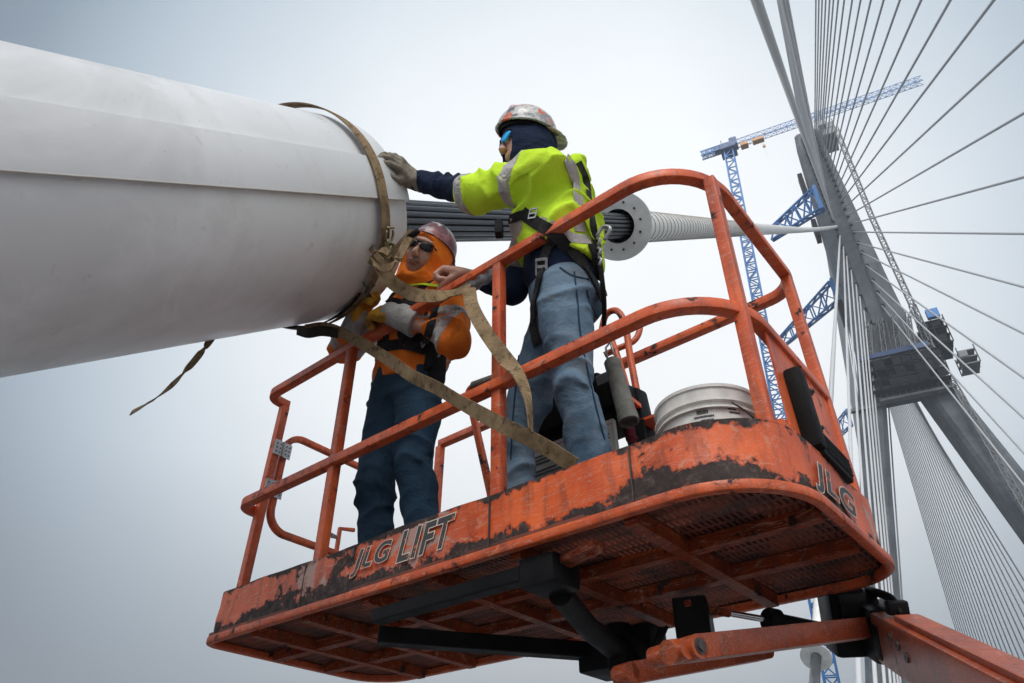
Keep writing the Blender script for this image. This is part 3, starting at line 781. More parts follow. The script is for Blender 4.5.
# ratchet, hooks
rp = at(379, 243, 1, -.22)
E1 = ring_pt(t1, aR, PR+.03)
tang = np.cross(AXD, (E1-axp(t1))/np.linalg.norm(E1-axp(t1)))*sg; nrm = (E1-axp(t1))/np.linalg.norm(E1-axp(t1))
def hook(c, d, n, s, parent, mat='steel', name='hook'):
    mb = MB(); pts = []
    x = np.cross(d, n)
    for k in range(13):
        a = -2.2+k*4.4/12; pts.append(c+d*s*math.cos(a)*1.0+x*s*.8*math.sin(a))
    mb.tube(pts, s*.16, 8); mb.tube([c+x*s*.75-d*s*.9, c-x*s*.75-d*s*.9], s*.16, 8); return mb.build(name, MT[mat], parent, True)
MT['brass'] = simple('yellow_zinc', (.30, .25, .13), .4, .7, .3, 60)
hook(E1+tang*.03+nrm*.012, -tang, nrm, .036, strap, 'brass')
rc = MB()
for sx in (-1, 1):
    rc.box(E1-tang*.055+AXD*.024*sx+nrm*.012, (.002, .050, .020), np.array([AXD, tang, nrm]).T, .001)
    rc.tube([E1-tang*.09+AXD*.024*sx+nrm*.03, E1-tang*.01+AXD*.024*sx+nrm*.045], .005, 8)
rc.tube([E1-tang*.03-AXD*.03+nrm*.018, E1-tang*.03+AXD*.03+nrm*.018], .012, 12)
rc.tube([E1-tang*.085-AXD*.03+nrm*.01, E1-tang*.085+AXD*.03+nrm*.01], .008, 12)
rc.build('ratchet', MT['brass'], strap, True)
hk = MB(); E2 = ring_pt(t1-.02, aR-sg*.42, PR+.028)
hk.tube([E2+AXD*.045, E2-AXD*.02, E2-AXD*.045+tang*.02], .006, 8); hk.tube([E2+AXD*.03-tang*.05, E2-tang*.03, E2-AXD*.03-tang*.055], .006, 8)
hk.tube([E2+tang*.02+AXD*.01, E2-tang*.05+AXD*.0], .009, 8); hk.build('hook', MT['bolt'], strap, True)
# knotted loose ends: (pixel x, y, plane y) lists
def loose(name, lst, w, parent, mat='strap', wd=None, n=8, twist=None):
    pts = spline([at(a, b, 1, c) for a, b, c in lst], n); m = len(pts)
    wds = []
    for i in range(m):
        f = i/(m-1)*(len(wd)-1); j = min(int(f), len(wd)-2); wds.append(V3(wd[j])*(1-(f-j))+V3(wd[j+1])*(f-j))
    mb = MB(); mb.ribbon(pts, wds, w, .004); return mb.build(name, MT[mat], parent)
VW = RR[2]; IR = RR[0]; IU = RR[1]
yK = -.24
loose('tail', [(375, 262, yK), (388, 262, yK-.01), (402, 246, yK-.02), (414, 232, yK-.01)], .046, strap, 'strap', [IR*.5-IU*.9, IR*.5-IU*.9, -IU*.8+IR*.6, -IU+IR*.4])
loose('tail', [(372, 258, yK-.02), (384, 268, yK-.03), (396, 262, yK-.04), (409, 237, yK-.04)], .034, strap, 'strap', [IR*.7-IU*.6, IU, IR*.5+IU*.6, IR])
loose('knot', [(368, 240, yK), (374, 252, yK-.03), (384, 262, yK-.035), (392, 256, yK-.01), (380, 250, yK-.03), (370, 264, yK-.02)], .026, strap, 'strap', [IR, IR*.6+IU, IU, IR*.5+IU, IU*.7+IR, IR])
loose('tail', [(379, 262, yK-.02), (390, 280, yK+.02), (408, 292, yK+.08), (425, 296, yK+.12), (447, 294, -.02), (470, 288, .0)], .058, strap, 'strap', [IR, IR*.8+IU*.5, IU*.9+IR*.4, IU+VW*.5, IU+VW*1.6, IU+VW*1.2])
mb = MB(); ws = [at(408, 238, 1, yK-.02), at(418, 231, 1, yK-.02)]; mb.tube(ws, .013, 10); mb.build('handle', MT['rubber'], strap, True)
# tied-off strap on the rail
s2 = thing('strap_tail', 'tan webbing tail hanging from the grey tape knot on the top rail', 'strap', at(472, 287, 1, -.02))
loose('webbing', [(469, 288, -.02), (472, 306, -.045), (484, 329, -.05), (504, 357, -.05), (519, 376, -.055), (528, 402, -.055), (531, 432, -.05)], .055, s2, 'strap', [IR, IR*.9+IU*.3, IR*.7+IU*.5, IR*.6+IU*.6, IR*.8+IU*.1+VW, IR*.3+VW, IR*.2+VW])
s3 = thing('strap_tail', 'long tan webbing trailing from under the pipe across the rails to the toe board', 'strap', at(320, 328, 1, -.12))
loose('webbing', [(305, 330, -.20), (326, 328, -.16), (352, 338, -.10), (386, 358, -.06), (412, 376, -.05), (437, 388, -.05), (460, 402, -.05), (500, 424, -.05), (540, 444, -.02), (575, 466, .04)], .052, s3, 'strap', [IU+IR*.2, IU, IU, IU*.9+IR*.3, IU+IR*.2, IU, IU, IU*.8+IR*.3, IU*.9, IU])
s3b = loose('dark_end', [(297, 330, -.205), (308, 333, -.215), (322, 331, -.20), (338, 333, -.17)], .046, s3, 'strapd', [IU, IU, IU, IU])
s4 = thing('strap_tail', 'short tan webbing tail dangling below the white pipe at left', 'strap', at(205, 348, 1, -.5))
loose('webbing', [(212, 338, -.62), (203, 350, -.62), (190, 366, -.62), (172, 385, -.62), (150, 402, -.62), (131, 413, -.62)], .026, s4, 'strap', [IU+IR*.4, IU*.6+IR*.5, IR*.6+IU*.4, IU*.7+IR*.3, IU*.5+IR, IU+VW])
# grey tape wrap on the top rail
# ================================================================== the lift
PL, PW = 2.44, .955
RAD = (.06, .27, .16, .2)
lift = thing('boom_lift', 'chipped orange aerial work platform with tubular rails, on its boom', 'lift', (1.2, .5, 0))
def strip_wall(path, z0, z1, th, mat, name, parent, closed=True):
    """vertical plate following a plan path"""
    P = [V3(p) for p in path]; m = len(P); v = []
    for i in range(m):
        a = P[i-1] if (closed or i > 0) else P[i]; b = P[(i+1) % m] if (closed or i < m-1) else P[i]
        t = b-a; t[2] = 0; t /= np.linalg.norm(t); n = np.array([t[1], -t[0], 0])
        for (o, z) in ((0, z0), (0, z1), (-th, z1), (-th, z0)): v.append((P[i][0]+n[0]*o, P[i][1]+n[1]*o, z))
    f = [(i*4+k, ((i+1) % m)*4+k, ((i+1) % m)*4+(k+1) % 4, i*4+(k+1) % 4) for i in range(m if closed else m-1) for k in range(4)]
    if not closed: f += [(0, 1, 2, 3), ((m-1)*4+3, (m-1)*4+2, (m-1)*4+1, (m-1)*4)]
    o = obj(name, v, f, mat, parent); return smooth_angle(o, 40)
outer = rect_path(-.02, PL, 0, PW, RAD, 0, 12)
# densify + tiny dents
def densify(P, step, closed=True):
    out = []; m = len(P)
    for i in range(m if closed else m-1):
        a = V3(P[i]); b = V3(P[(i+1) % m]); n = max(1, int(np.linalg.norm(b-a)/step))
        out += [a+(b-a)*k/n for k in range(n)]
    if not closed: out.append(V3(P[-1]))
    return out
def bentwall(path, zs, th, mat, name, parent, amp=.0025):
    P = densify(path, .03); m = len(P); v = []; nz = len(zs)
    for i in range(m):
        t = P[(i+1) % m]-P[i-1]; t /= np.linalg.norm(t); n = np.array([t[1], -t[0], 0])
        for side in (0, 1):
            for z in (zs if side == 0 else zs[::-1]):
                d = amp*(math.sin(P[i][0]*9+z*20)+math.sin(P[i][0]*23+1+P[i][1]*17)+.7*math.sin(z*70+P[i][0]*5)) if 0 < zs.index(z) else 0
                v.append(P[i]+n*(d-(th if side else 0))+ZZ*z+ (ZZ*.003*math.sin(P[i][0]*6) if z == zs[-1] else 0))
    r = 2*nz
    f = [(i*r+k, ((i+1) % m)*r+k, ((i+1) % m)*r+(k+1) % r, i*r+(k+1) % r) for i in range(m) for k in range(r)]
    o = obj(name, v, f, mat, parent); return smooth_angle(o, 30)
toe = bentwall([(p[0], p[1], 0) for p in outer], [.026, .06, .10, .15, .195, .212], .004, MT['toe'], 'toe_board', lift)
# bottom rim: rounded angle proud of the toe board
rim = MB(); rp_ = rect_path(-.026, PL+.006, -.006, PW+.006, tuple(r+.006 for r in RAD), .017, 12)
rim.sweep(rp_, .030, .030, bev=.007, closed=True); smooth_angle(rim.build('bottom_rim', MT['rim'], lift), 40)
# plate joints and small brackets on the front
for x in (.60, 1.535, 2.05): jm = MB(); jm.box((x, -.0035, .122), (.0022, .003, .083)); jm.build('joint', MT['bolt'], toe)
for x in (.88, 1.16): jm = MB(); jm.box((x, -.004, .178), (.006, .003, .016)); jm.build('slot', MT['bolt'], toe)
# --- cross members under the floor
fm = MB()
for y in (.32, .60): fm.box((PL/2, y, .012), (PL/2-.02, .019, .019))
fm.build('floor_bearer', MT['frame'], lift)
for x in (.30, .62, .95, 1.28, 1.62, 2.02):
    fm = MB(); fm.box((x, PW/2, .010), (.020, PW/2-.02, .0215)); fm.build('cross_member', MT['frame'], lift)
# --- perforated floor panels
def gpanel(x0, x1, y0, y1):
    mb = MB(); z = .042
    n = int((x1-x0)/.0185)
    for i in range(n+1):
        x = x0+(x1-x0)*i/n; ya_, yb_ = y0, y1
        if x > PL-.27: ya_ = .27-math.sqrt(max(0, .27**2-(x-PL+.27)**2))+.012
        if x > PL-.16: yb_ = PW-.16+math.sqrt(max(0, .16**2-(x-PL+.16)**2))-.012
        ya_ = max(ya_, y0); yb_ = min(yb_, y1)
        mb.box((x, (ya_+yb_)/2, z), (.0041, (yb_-ya_)/2, .0075))
    n = int((y1-y0)/.052)
    for i in range(n+1):
        y = y0+(y1-y0)*i/n; xe = x1
        if y < .27: xe = min(xe, PL-.27+math.sqrt(max(0, .27**2-(.27-y)**2))-.012)
        if y > PW-.16: xe = min(xe, PL-.16+math.sqrt(max(0, .16**2-(y-PW+.16)**2))-.012)
        if xe > x0: mb.box(((x0+xe)/2, y, z+.0003), ((xe-x0)/2, .0070, .0070))
    return mb.build('floor_grating', MT['grate'], lift)
xs = [-.01, .30, .62, .95, 1.28, 1.62, 2.02, PL-.008]
for a, b in zip(xs[:-1], xs[1:]): gpanel(a, b, .006, PW-.006)
# --- rails
TB = .038; ZT = 1.235; ZM = .632; IN = .012
def railpath(z, stop_x, r=(.07, .27, .11), xb=-.035, yret=.13):
    x0, x1, y0, y1 = xb, PL-.035, IN, PW-IN-.01
    P = [(x0, yret, z), (x0, y0+r[0], z)]
    for k in range(1, 8): a = PI+k*(PI/2)/7; P.append((x0+r[0]+r[0]*math.cos(a), y0+r[0]+r[0]*math.sin(a), z))
    for k in range(0, 13): a = 1.5*PI+k*(PI/2)/12; P.append((x1-r[1]+r[1]*math.cos(a), y0+r[1]+r[1]*math.sin(a), z))
    for k in range(0, 9): a = 0+k*(PI/2)/8; P.append((x1-r[2]+r[2]*math.cos(a), y1-r[2]+r[2]*math.sin(a), z))
    P.append((stop_x, y1, z)); return P
mb = MB(); mb.sweep(railpath(ZT, 1.50), TB*1.15, TB*1.05, bev=.0045); smooth_angle(mb.build('top_rail', MT['rail'], lift), 40)
mb = MB(); mb.sweep([(1.02, PW-IN, ZT), (.30, PW-IN, ZT)], TB*1.15, TB*1.05, bev=.0045); smooth_angle(mb.build('top_rail', MT['rail'], lift), 40)
mb = MB(); mb.sweep(railpath(ZM, 1.75, (.08, .27, .11), -.055, .13), TB*1.15, TB*1.05, bev=.0045); smooth_angle(mb.build('mid_rail', MT['rail'], lift), 40)
mb = MB(); mb.sweep([(1.0, PW-IN, ZM), (.2, PW-IN, ZM)], TB, TB, bev=.008); smooth_angle(mb.build('mid_rail', MT['rail'], lift), 40)
def post(x, y, z1, z0=.05, w=TB, lean=(0, 0)):
    mb = MB(); mb.sweep([(x, y, z0), (x+lean[0], y+lean[1], z1)], w*1.08, w*1.08, up=(0, 1, 0), bev=.0045); return smooth_angle(mb.build('post', MT['rail'], lift), 40)
post(-.02, .105, ZT-.03)
post(.63, .036, ZT-.02, lean=(0, -.022)); post(1.54, .036, ZT-.02, lean=(0, -.022)); post(PL-.062, .19, ZT-.02, lean=(.026, -.034)); post(PL-.035, PW-.13, ZT-.02)
post(1.02, PW-IN, ZT-.02); post(.30, PW-IN, ZT-.02)
# --- gate closing the left end
gate = None
def gloop(x, y0, y1, z0, z1, r):
    P = []
    for (cy, cz, a0) in ((y0, z1, PI/2), (y0, z0, PI),):
        pass
    P.append((x, y1, z1))
    for k in range(9): a = PI/2+k*(PI/2)/8; P.append((x, y0+r+r*math.cos(a), z1-r+r*math.sin(a)))
    for k in range(9): a = PI+k*(PI/2)/8; P.append((x, y0+r+r*math.cos(a), z0+r+r*math.sin(a)))
    P.append((x, y1, z0)); return P
mb = MB(); mb.sweep(gloop(-.015, .155, .86, .555, 1.07, .10), .032, .032, up=(1, 0, 0), bev=.006)
mb.beam((-.015, .855, .55), (-.015, .855, 1.08), .03, .03); gate = smooth_angle(mb.build('gate', MT['rail'], lift), 50)
for z in (.96, .745):
    mb = MB(); mb.box((.008, .108, z), (.0025, .024, .040)); mb.box((.008, .160, z), (.0025, .022, .040)); mb.tube([(.012, .1335, z-.041), (.012, .1335, z+.041)], .0055, 10)
    h = mb.build('hinge', MT['steel'], gate)
    for yy in (.098, .118, .152, .170):
        for dz in (-.022, 0, .022): mb = MB(); mb.lathe((.0105, yy, z+dz), (1, 0, 0), [(0, .0042), (.002, .0042), (.002, 0)], 8); mb.build('hinge_bolt', MT['bolt'], h)
# spring latch seen through the gate
mb = MB(); mb.sweep([(-.015, .57, .555), (-.015, .57, .69), (-.015, .66, .71)], .020, .020, up=(1, 0, 0), bev=.004); mb.build('latch', MT['rail'], gate)
mb = MB(); mb.tube([(-.03, .50, .66), (-.03, .54, .645), (-.015, .575, .64)], [.006, .013, .008], 8); mb.build('latch_handle', MT['steel'], gate)
# --- side plate and black control pad at the right end
mb = MB(); mb.box((PL-.028, .555, .42), (.003, .265, .20)); sp_ = mb.build('side_plate', MT['rail'], lift)
for (y, z) in ((.46, .545), (.62, .55), (.60, .40), (.80, .33), (.70, .33), (.46, .40)):
    mb = MB(); mb.lathe((PL-.025, y, z), (1, 0, 0), [(0, .013), (.006, .013), (.006, .007), (.013, .007), (.013, 0)], 6); mb.build('bolt', MT['bolt'], sp_)
mb = MB()
R_ = np.array([[1, 0, 0], [0, math.cos(.05), -math.sin(.05)], [0, math.sin(.05), math.cos(.05)]])
mb.box((PL+.000, .385, .360), (.026, .032, .135), R_, .014); pad = smooth_angle(mb.build('sensor_pad', MT['rubber'], lift), 40)
mb = MB(); mb.box((PL-.002, .52, .255), (.022, .125, .046), None, .012)
for k in range(5): mb.box((PL+.008, .53, .231+.012*k), (.015, .105, .003))
smooth_angle(mb.build('lower_pad', MT['rubber'], pad), 40)
mb = MB(); mb.sweep([(PL-.03, .30, .235), (PL-.03, .20, .235)], .03, .03, bev=.008); mb.build('pad_bracket', MT['rail'], pad)

# --- console at the back rail with its guard loops
con = MB(); RX = lambda a: np.array([[1, 0, 0], [0, math.cos(a), -math.sin(a)], [0, math.sin(a), math.cos(a)]])
con.box((1.40, .66, .86), (.30, .10, .050), RX(.30), .012); con.box((1.40, .70, .775), (.28, .07, .045), None, .01); con.box((1.36, .72, 1.0), (.20, .05, .05), RX(.3), .01)
con.box((1.66, .80, .80), (.05, .05, .14), RX(.2), .015); console = smooth_angle(con.build('console', MT['black'], lift), 40)
mb = MB(); mb.box((1.40, .625, .60), (.25, .012, .135), RX(.06), .003); panel = mb.build('decal_panel', MT['paper'], console)
for c in range(2):
    for k in range(13):
        if k % 5 == 4: continue
        z = .49+.0165*k; L = .105 if (k % 4) else .07
        mb = MB(); mb.box((1.285+.235*c, .611-(z-.60)*.06, z), (L, .0018, .0030), RX(.06)); mb.build('decal_text', MT['ink'], panel)
mb = MB(); mb.box((1.40, .609, .722), (.245, .003, .010)); mb.build('warning_strip', MT['inkred'], panel)
mb = MB(); mb.box((1.74, .70, .50), (.085, .006, .12), np.array([[math.cos(.4), -math.sin(.4), 0], [math.sin(.4), math.cos(.4), 0], [0, 0, 1]]), .004)
mb.box((1.72, .70, .64), (.02, .006, .10)); mb.build('support_plate', MT['black'], console)
mb = MB(); mb.box((1.62, .66, .96), (.05, .03, .035), RX(.3), .008); mb.build('control_box', MT['scafg'], console)
mb = MB(); mb.box((1.66, .70, .84), (.05, .05, .010)); mb.build('bracket', MT['rail'], console)
mb = MB(); mb.box((1.76, .78, .76), (.05, .05, .006)); mb.build('bracket', MT['rail'], console)
# guard: left padded bar + frame, right loops
mb = MB(); mb.sweep([(1.10, .62, .10), (1.00, .60, .60), (.845, .60, 1.15)], .030, .030, up=(0, 1, 0), bev=.005)
mb.sweep([(1.13, .64, .10), (1.10, .64, .55)], .026, .026, up=(0, 1, 0), bev=.005); mb.box((1.045, .62, .66), (.035, .02, .035)); smooth_angle(mb.build('console_frame', MT['rail'], lift), 40)
mb = MB()
gl = spline([(.848, .60, 1.12), (.83, .60, 1.18), (.85, .60, 1.215), (.90, .60, 1.215)], 5); mb.tube(gl, .016, 10)
mb.build('guard_tube', MT['rail'], lift, True)
mb = MB(); mb.tube([(.87, .60, 1.215), (1.0, .60, 1.20), (1.16, .60, 1.19)], .028, 12); smooth_angle(mb.build('padded_grip', MT['canvas'], lift), 50)
P = [at(650, 452, 1, .80), at(641, 400, 1, .80), at(633, 355, 1, .80), at(628, 322, 1, .80), at(620, 308, 1, .80), at(609, 312, 1, .80), at(604, 330, 1, .80)]
mb = MB(); mb.tube(spline(P, 6), .0165, 10); mb.build('guard_tube', MT['rail'], lift, True)
P = [at(646, 452, 1, .74), at(633, 400, 1, .74), at(622, 360, 1, .74), at(612, 330, 1, .74)]
mb = MB(); mb.tube(spline(P, 6), .0150, 10); mb.build('guard_tube', MT['rail'], lift, True)
P = [at(607, 352, 1, .78), at(620, 346, 1, .80), at(637, 338, 1, .84), at(643, 325, 1, .86), at(640, 315, 1, .86)]
mb = MB(); mb.tube(spline(P, 6), .0150, 10); mb.build('guard_tube', MT['rail'], lift, True)
a = at(628, 372, 1, PW-IN); 
# manual tube and rags hanging beside the console: things of their own
mtub = thing('storage_tube', 'grey canvas storage tube hanging on the console guard', 'tube', at(625, 410, 1, .56))
a = at(612, 361, 1, .56); b = at(628, 418, 1, .56); dd_ = (b-a)/np.linalg.norm(b-a); r_ = .036
mb = MB(); mb.lathe(a, dd_, [(0, 0), (0, r_*.85), (.008, r_), (.06, r_*.96), (.12, r_*1.02), (np.linalg.norm(b-a)-.02, r_*1.08), (np.linalg.norm(b-a)-.015, r_*1.16), (np.linalg.norm(b-a)+.02, r_*1.16), (np.linalg.norm(b-a)+.022, r_*.9), (np.linalg.norm(b-a)+.0, r_*.85), (np.linalg.norm(b-a), 0)], 20)
smooth_angle(mb.build('tube', MT['canvas'], mtub), 40)
mb = MB(); mb.tube([a+V3((-.02, 0, .0)), a+V3((-.025, 0, .08)), a+V3((0, 0, .10)), a+V3((.01, 0, .03))], .005, 8); mb.build('carabiner', MT['steel'], mtub, True)
# --- lettering
def letters(txt, size, loc, rot, parent, name='lettering', shear=.32, extr=.0012):
    out = []
    for (nm, off, mat, dz, ex) in (('lettering_edge', .030, MT['letter_edge'], 0, extr*.6), (name, .016, MT['letter'], .0006, extr)):
        c = bpy.data.curves.new(nm, 'FONT'); c.body = txt; c.size = size; c.shear = shear; c.extrude = ex; c.offset = off*size*(1 if nm == name else 1.55); c.space_character = 1.12
        o = bpy.data.objects.new(nm, c); COL.objects.link(o); bpy.context.view_layer.update()
        me = bpy.data.meshes.new_from_object(o.evaluated_get(bpy.context.evaluated_depsgraph_get())); bpy.data.objects.remove(o)
        me.materials.clear(); me.materials.append(mat)
        o = bpy.data.objects.new(nm, me); COL.objects.link(o); Mx = Matrix.LocRotScale(Vector(loc), rot, Vector((1.25, 1, 1)))
        n = rot.to_matrix() @ Vector((0, 0, 1)); Mx.translation = Vector(loc)+n*dz
        me.transform(Mx); o.parent = parent; o.matrix_parent_inverse = parent_inv(parent); out.append(o)
    return out
rf = Matrix(((1, 0, 0), (0, 0, -1), (0, 1, 0))).to_quaternion()     # text plane XZ facing -Y
# --- bucket
bk = thing('bucket', 'white plastic bucket with dirty rim standing at the right end of the platform', 'bucket', (2.02, .62, .05))
bx, by, bz, bR, bh = 2.15, .335, .048, .160, .385
mb = MB(); mb.lathe((bx, by, bz), (0, 0, 1), [(0, 0), (0, bR*.86), (.02, bR*.88), (bh*.80, bR*.955), (bh*.80, bR*1.03), (bh*.815, bR*1.03), (bh*.815, bR*.97), (bh*.86, bR*.975), (bh*.86, bR*1.05), (bh*.875, bR*1.05), (bh*.88, bR*.985), (bh, bR), (bh, bR*.97), (bh*.5, bR*.9), (.01, bR*.84), (.01, 0)], 48)
smooth_angle(mb.build('shell', MT['plastic_w2'], bk), 30)
mb = MB(); mb.lathe((bx, by, bz), (0, 0, 1), [(bh*.985, bR*1.0), (bh*.985, bR*1.035), (bh*1.012, bR*1.035), (bh*1.018, bR*.98), (bh*.985, bR*.97)], 48); smooth_angle(mb.build('rim', MT['plastic_w'], bk), 30)
pts = [(bx+bR*1.04*math.cos(a), by+bR*1.04*math.sin(a)*.98, bz+bh*.84-.07*math.sin((a+.6)/(PI)*PI)*0-.09*math.sin(max(0, (a-(-.7))/PI*1.0)*PI)) for a in np.linspace(-.7, -.7+PI, 20)]
mb = MB(); mb.tube([(p[0], p[1], p[2]) for p in pts], .0028, 8); mb.build('handle', MT['bolt'], bk, True)
mb = MB()
for k, (a0, n, z) in enumerate(((-1.35, 8, .30), (-1.42, 14, .285), (-1.30, 9, .272), (-.75, 6, .31), (-.72, 8, .296))):
    for j in range(n):
        a = a0+j*.028; rr = bR*(.86+.12*z/bh)+.0012; mb.box((bx+rr*math.cos(a), by+rr*math.sin(a), bz+z), (.0012, .0012+.001*(j % 3), .0022+.003*(k in (0, 3))), np.array([[math.cos(a), -math.sin(a), 0], [math.sin(a), math.cos(a), 0], [0, 0, 1]]))
mb.build('print', MT['ink'], bk)
# --- support structure below
def bm_(name, mat, parent=lift): return mb.build(name, MT[mat], parent)
mb = MB(); mb.beam((1.00, .035, -.062), (1.64, .035, -.060), .050, .045, bev=.006); bm_('support_beam', 'black')
mb = MB(); mb.box((1.70, .08, -.060), (.065, .070, .045), None, .02); smooth_angle(bm_('pivot_housing', 'black'), 40)
mb = MB(); mb.beam((.92, .12, -.090), (1.48, .84, -.10), .065, .055, bev=.006); bm_('support_beam', 'black')
mb = MB(); mb.tube([(1.70, .13, -.10), (1.60, .42, -.12), (1.56, .60, -.125), (1.555, .70, -.12)], [.036, .036, .042, .05], 16); smooth_angle(bm_('rotator', 'black'), 40)
mb = MB(); mb.tube([(1.56, .66, -.20), (1.56, .66, -.05)], .045, 16); mb.box((1.50, .78, -.13), (.14, .09, .045), None, .01); mb.box((1.62, .74, -.10), (.05, .06, .05), None, .01); smooth_angle(bm_('rotator_bracket', 'black'), 40)
mb = MB()
for k in range(4): mb.tube(spline([(1.60+.012*k, .66, -.10), (1.65+.01*k, .66, -.17), (1.69, .66+.01*k, -.14), (1.71+.01*k, .68, -.08)], 5), .006, 6)
bm_('hose', 'rubber')
mb = MB(); mb.box((1.86, .64, -.110), (.055, .08, .075), np.array([[math.cos(.35), -math.sin(.35), 0], [math.sin(.35), math.cos(.35), 0], [0, 0, 1]]), .012); bm_('mount_block', 'black')
mb = MB(); mb.beam((1.66, .09, -.045), (1.90, .045, -.030), .05, .02); mb.lathe((1.86, .06, -.043), (0, 0, -1), [(0, .012), (.006, .012), (.006, 0)], 8); bm_('tie_lug', 'frame')
# link arm, lower link, cylinder, boom
A1 = at(688, 649, 2, -.29)*0 + atd(688, 648, 1.80); A2 = atd(868, 628, 2.32)
def plate_arm(a, b, w, h, mat, name, ext=.0, parent=lift):
    mb = MB(); mb.beam(a, b, w, h, bev=.004)
    d = V3(b)-V3(a); L = np.linalg.norm(d); d /= L; x = np.cross(d, ZZ); x /= np.linalg.norm(x)
    for c in (a, b): mb.lathe(V3(c)-x*w/2, x, [(0, 0), (0, h/2), (w, h/2), (w, 0)], 28)
    return smooth_angle(mb.build(name, MT[mat], parent), 40)
la = plate_arm(A1, A2, .07, .060, 'boom', 'link_arm')
d_ = (A2-A1)/np.linalg.norm(A2-A1); xx = np.cross(d_, ZZ); xx /= np.linalg.norm(xx)
if (xx@(CT-A1)) < 0: xx = -xx
for c, r in ((A1, .013), (A2, .010)):
    mb = MB(); mb.lathe(c+xx*.034, xx, [(0, r*1.5), (.004, r*1.5), (.004, r), (.010, r), (.010, 0)], 12); mb.build('pin', MT['bolt'], la)
mb = MB(); mb.tube([A1-xx*.10-d_*.03, A1+xx*.02-d_*.03], .026, 14); mb.tube([A1-d_*.06-xx*.02, A1-d_*.02-xx*.02], .030, 14); smooth_angle(mb.build('pin_boss', MT['boom'], lift), 40)
B1 = atd(624, 672, 1.95); B2 = atd(760, 650, 2.30); plate_arm(B1, B2, .06, .055, 'boom', 'lower_link')
C0 = atd(672, 600, 2.25); C1 = atd(724, 611, 2.30); C2 = atd(768, 619, 2.33); C3 = atd(838, 634, 2.38)
mb = MB(); mb.tube([C1, C2], .0105, 14); smooth_angle(mb.build('piston_rod', MT['chrome'], lift), 40)
mb = MB(); dc = (C3-C2)/np.linalg.norm(C3-C2); mb.lathe(C2, dc, [(-.01, 0), (-.01, .034), (.0, .040), (.035, .040), (.045, .028), (.30, .028), (.30, 0)], 20); smooth_angle(mb.build('cylinder', MT['black'], lift), 35)
mb = MB(); mb.tube([C1-(C2-C1)*.7, C1+(C2-C1)*.1], .014, 12); mb.box(C1-(C2-C1)*.9, (.03, .012, .01)); smooth_angle(mb.build('rod_eye', MT['frame'], lift), 40)
BT = atd(862, 612, 2.42); bdir = np.array([.4545, -.822, -.4395]); bdir /= np.linalg.norm(bdir)
# box boom coming towards the camera side and down to its base
TB0 = atd(884, 632, 2.30)
bl = np.linalg.norm; sx_ = np.cross(bdir, ZZ); sx_ /= bl(sx_); su_ = np.cross(sx_, bdir)
Rb = np.array([sx_, bdir, su_]).T
Lb = 4.55
mb = MB(); mb.box(TB0+bdir*(Lb/2), (.055, Lb/2, .075), Rb, .012); boom = smooth_angle(mb.build('boom', MT['boom'], lift), 40)
mb = MB(); mb.box(TB0+bdir*(Lb/2+.12)+su_*.082, (.035, Lb/2-.12, .010), Rb, .004); mb.build('boom_cap', MT['boom'], boom)
mb = MB(); mb.box(TB0-bdir*.02, (.060, .10, .085), Rb, .02); mb.box(TB0+bdir*.08-su_*.01, (.062, .055, .055), Rb, .02); smooth_angle(mb.build('boom_nose', MT['black'], lift), 40)
for t_, o_ in ((.24, .03), (.36, .0), (.30, .02)):
    mb = MB(); side = 1 if sx_@(CT-TB0) > 0 else -1; mb.lathe(TB0+bdir*t_+su_*o_+sx_*side*.054, sx_*side, [(0, .014), (.005, .014), (.005, .007), (.002, 0)], 14); mb.build('boom_bolt', MT['bolt'], boom)
mb = MB()
for k in range(3): mb.tube(spline([TB0-bdir*.12+su_*(.10+.012*k), TB0+bdir*.02+su_*(.115+.01*k)+sx_*.01*k, TB0+bdir*.14+su_*(.11+.008*k), TB0+bdir*.20+su_*.085], 6), .008, 8)
mb.box(TB0+bdir*.17+su_*.10, (.03, .02, .02), Rb, .006); mb.build('hydraulic_hose', MT['rubber'], lift, True)
mb = MB(); q = atd(843, 617, 2.45); mb.box(q, (.06, .09, .115), Rb, .02); q2 = atd(856, 612, 2.40); mb.lathe(q2-sx_*.06, sx_, [(0, 0), (0, .075), (.12, .075), (.12, 0)], 24); smooth_angle(mb.build('jib_knuckle', MT['black'], lift), 40)
# base the boom comes from, on the deck behind the camera
base = TB0+bdir*Lb
mb = MB(); mb.box((base[0], base[1], ZD+1.0), (.55, .7, .28), None, .08); mb.build('turntable', MT['boom'], lift)
mb = MB(); mb.box((base[0], base[1], ZD+.55), (.95, 1.3, .16), None, .05); mb.build('chassis', MT['black'], lift)
for sx in (-1, 1):
    for sy in (-1, 1):
        mb = MB(); mb.lathe((base[0]+sx*.8, base[1]+sy*1.0, ZD+.42), (sx, 0, 0), [(0, 0), (0, .34), (.05, .42), (.24, .42), (.29, .34), (.29, .2), (.25, .2), (.25, 0)], 28); smooth_angle(mb.build('wheel', MT['rubber'], lift), 35)
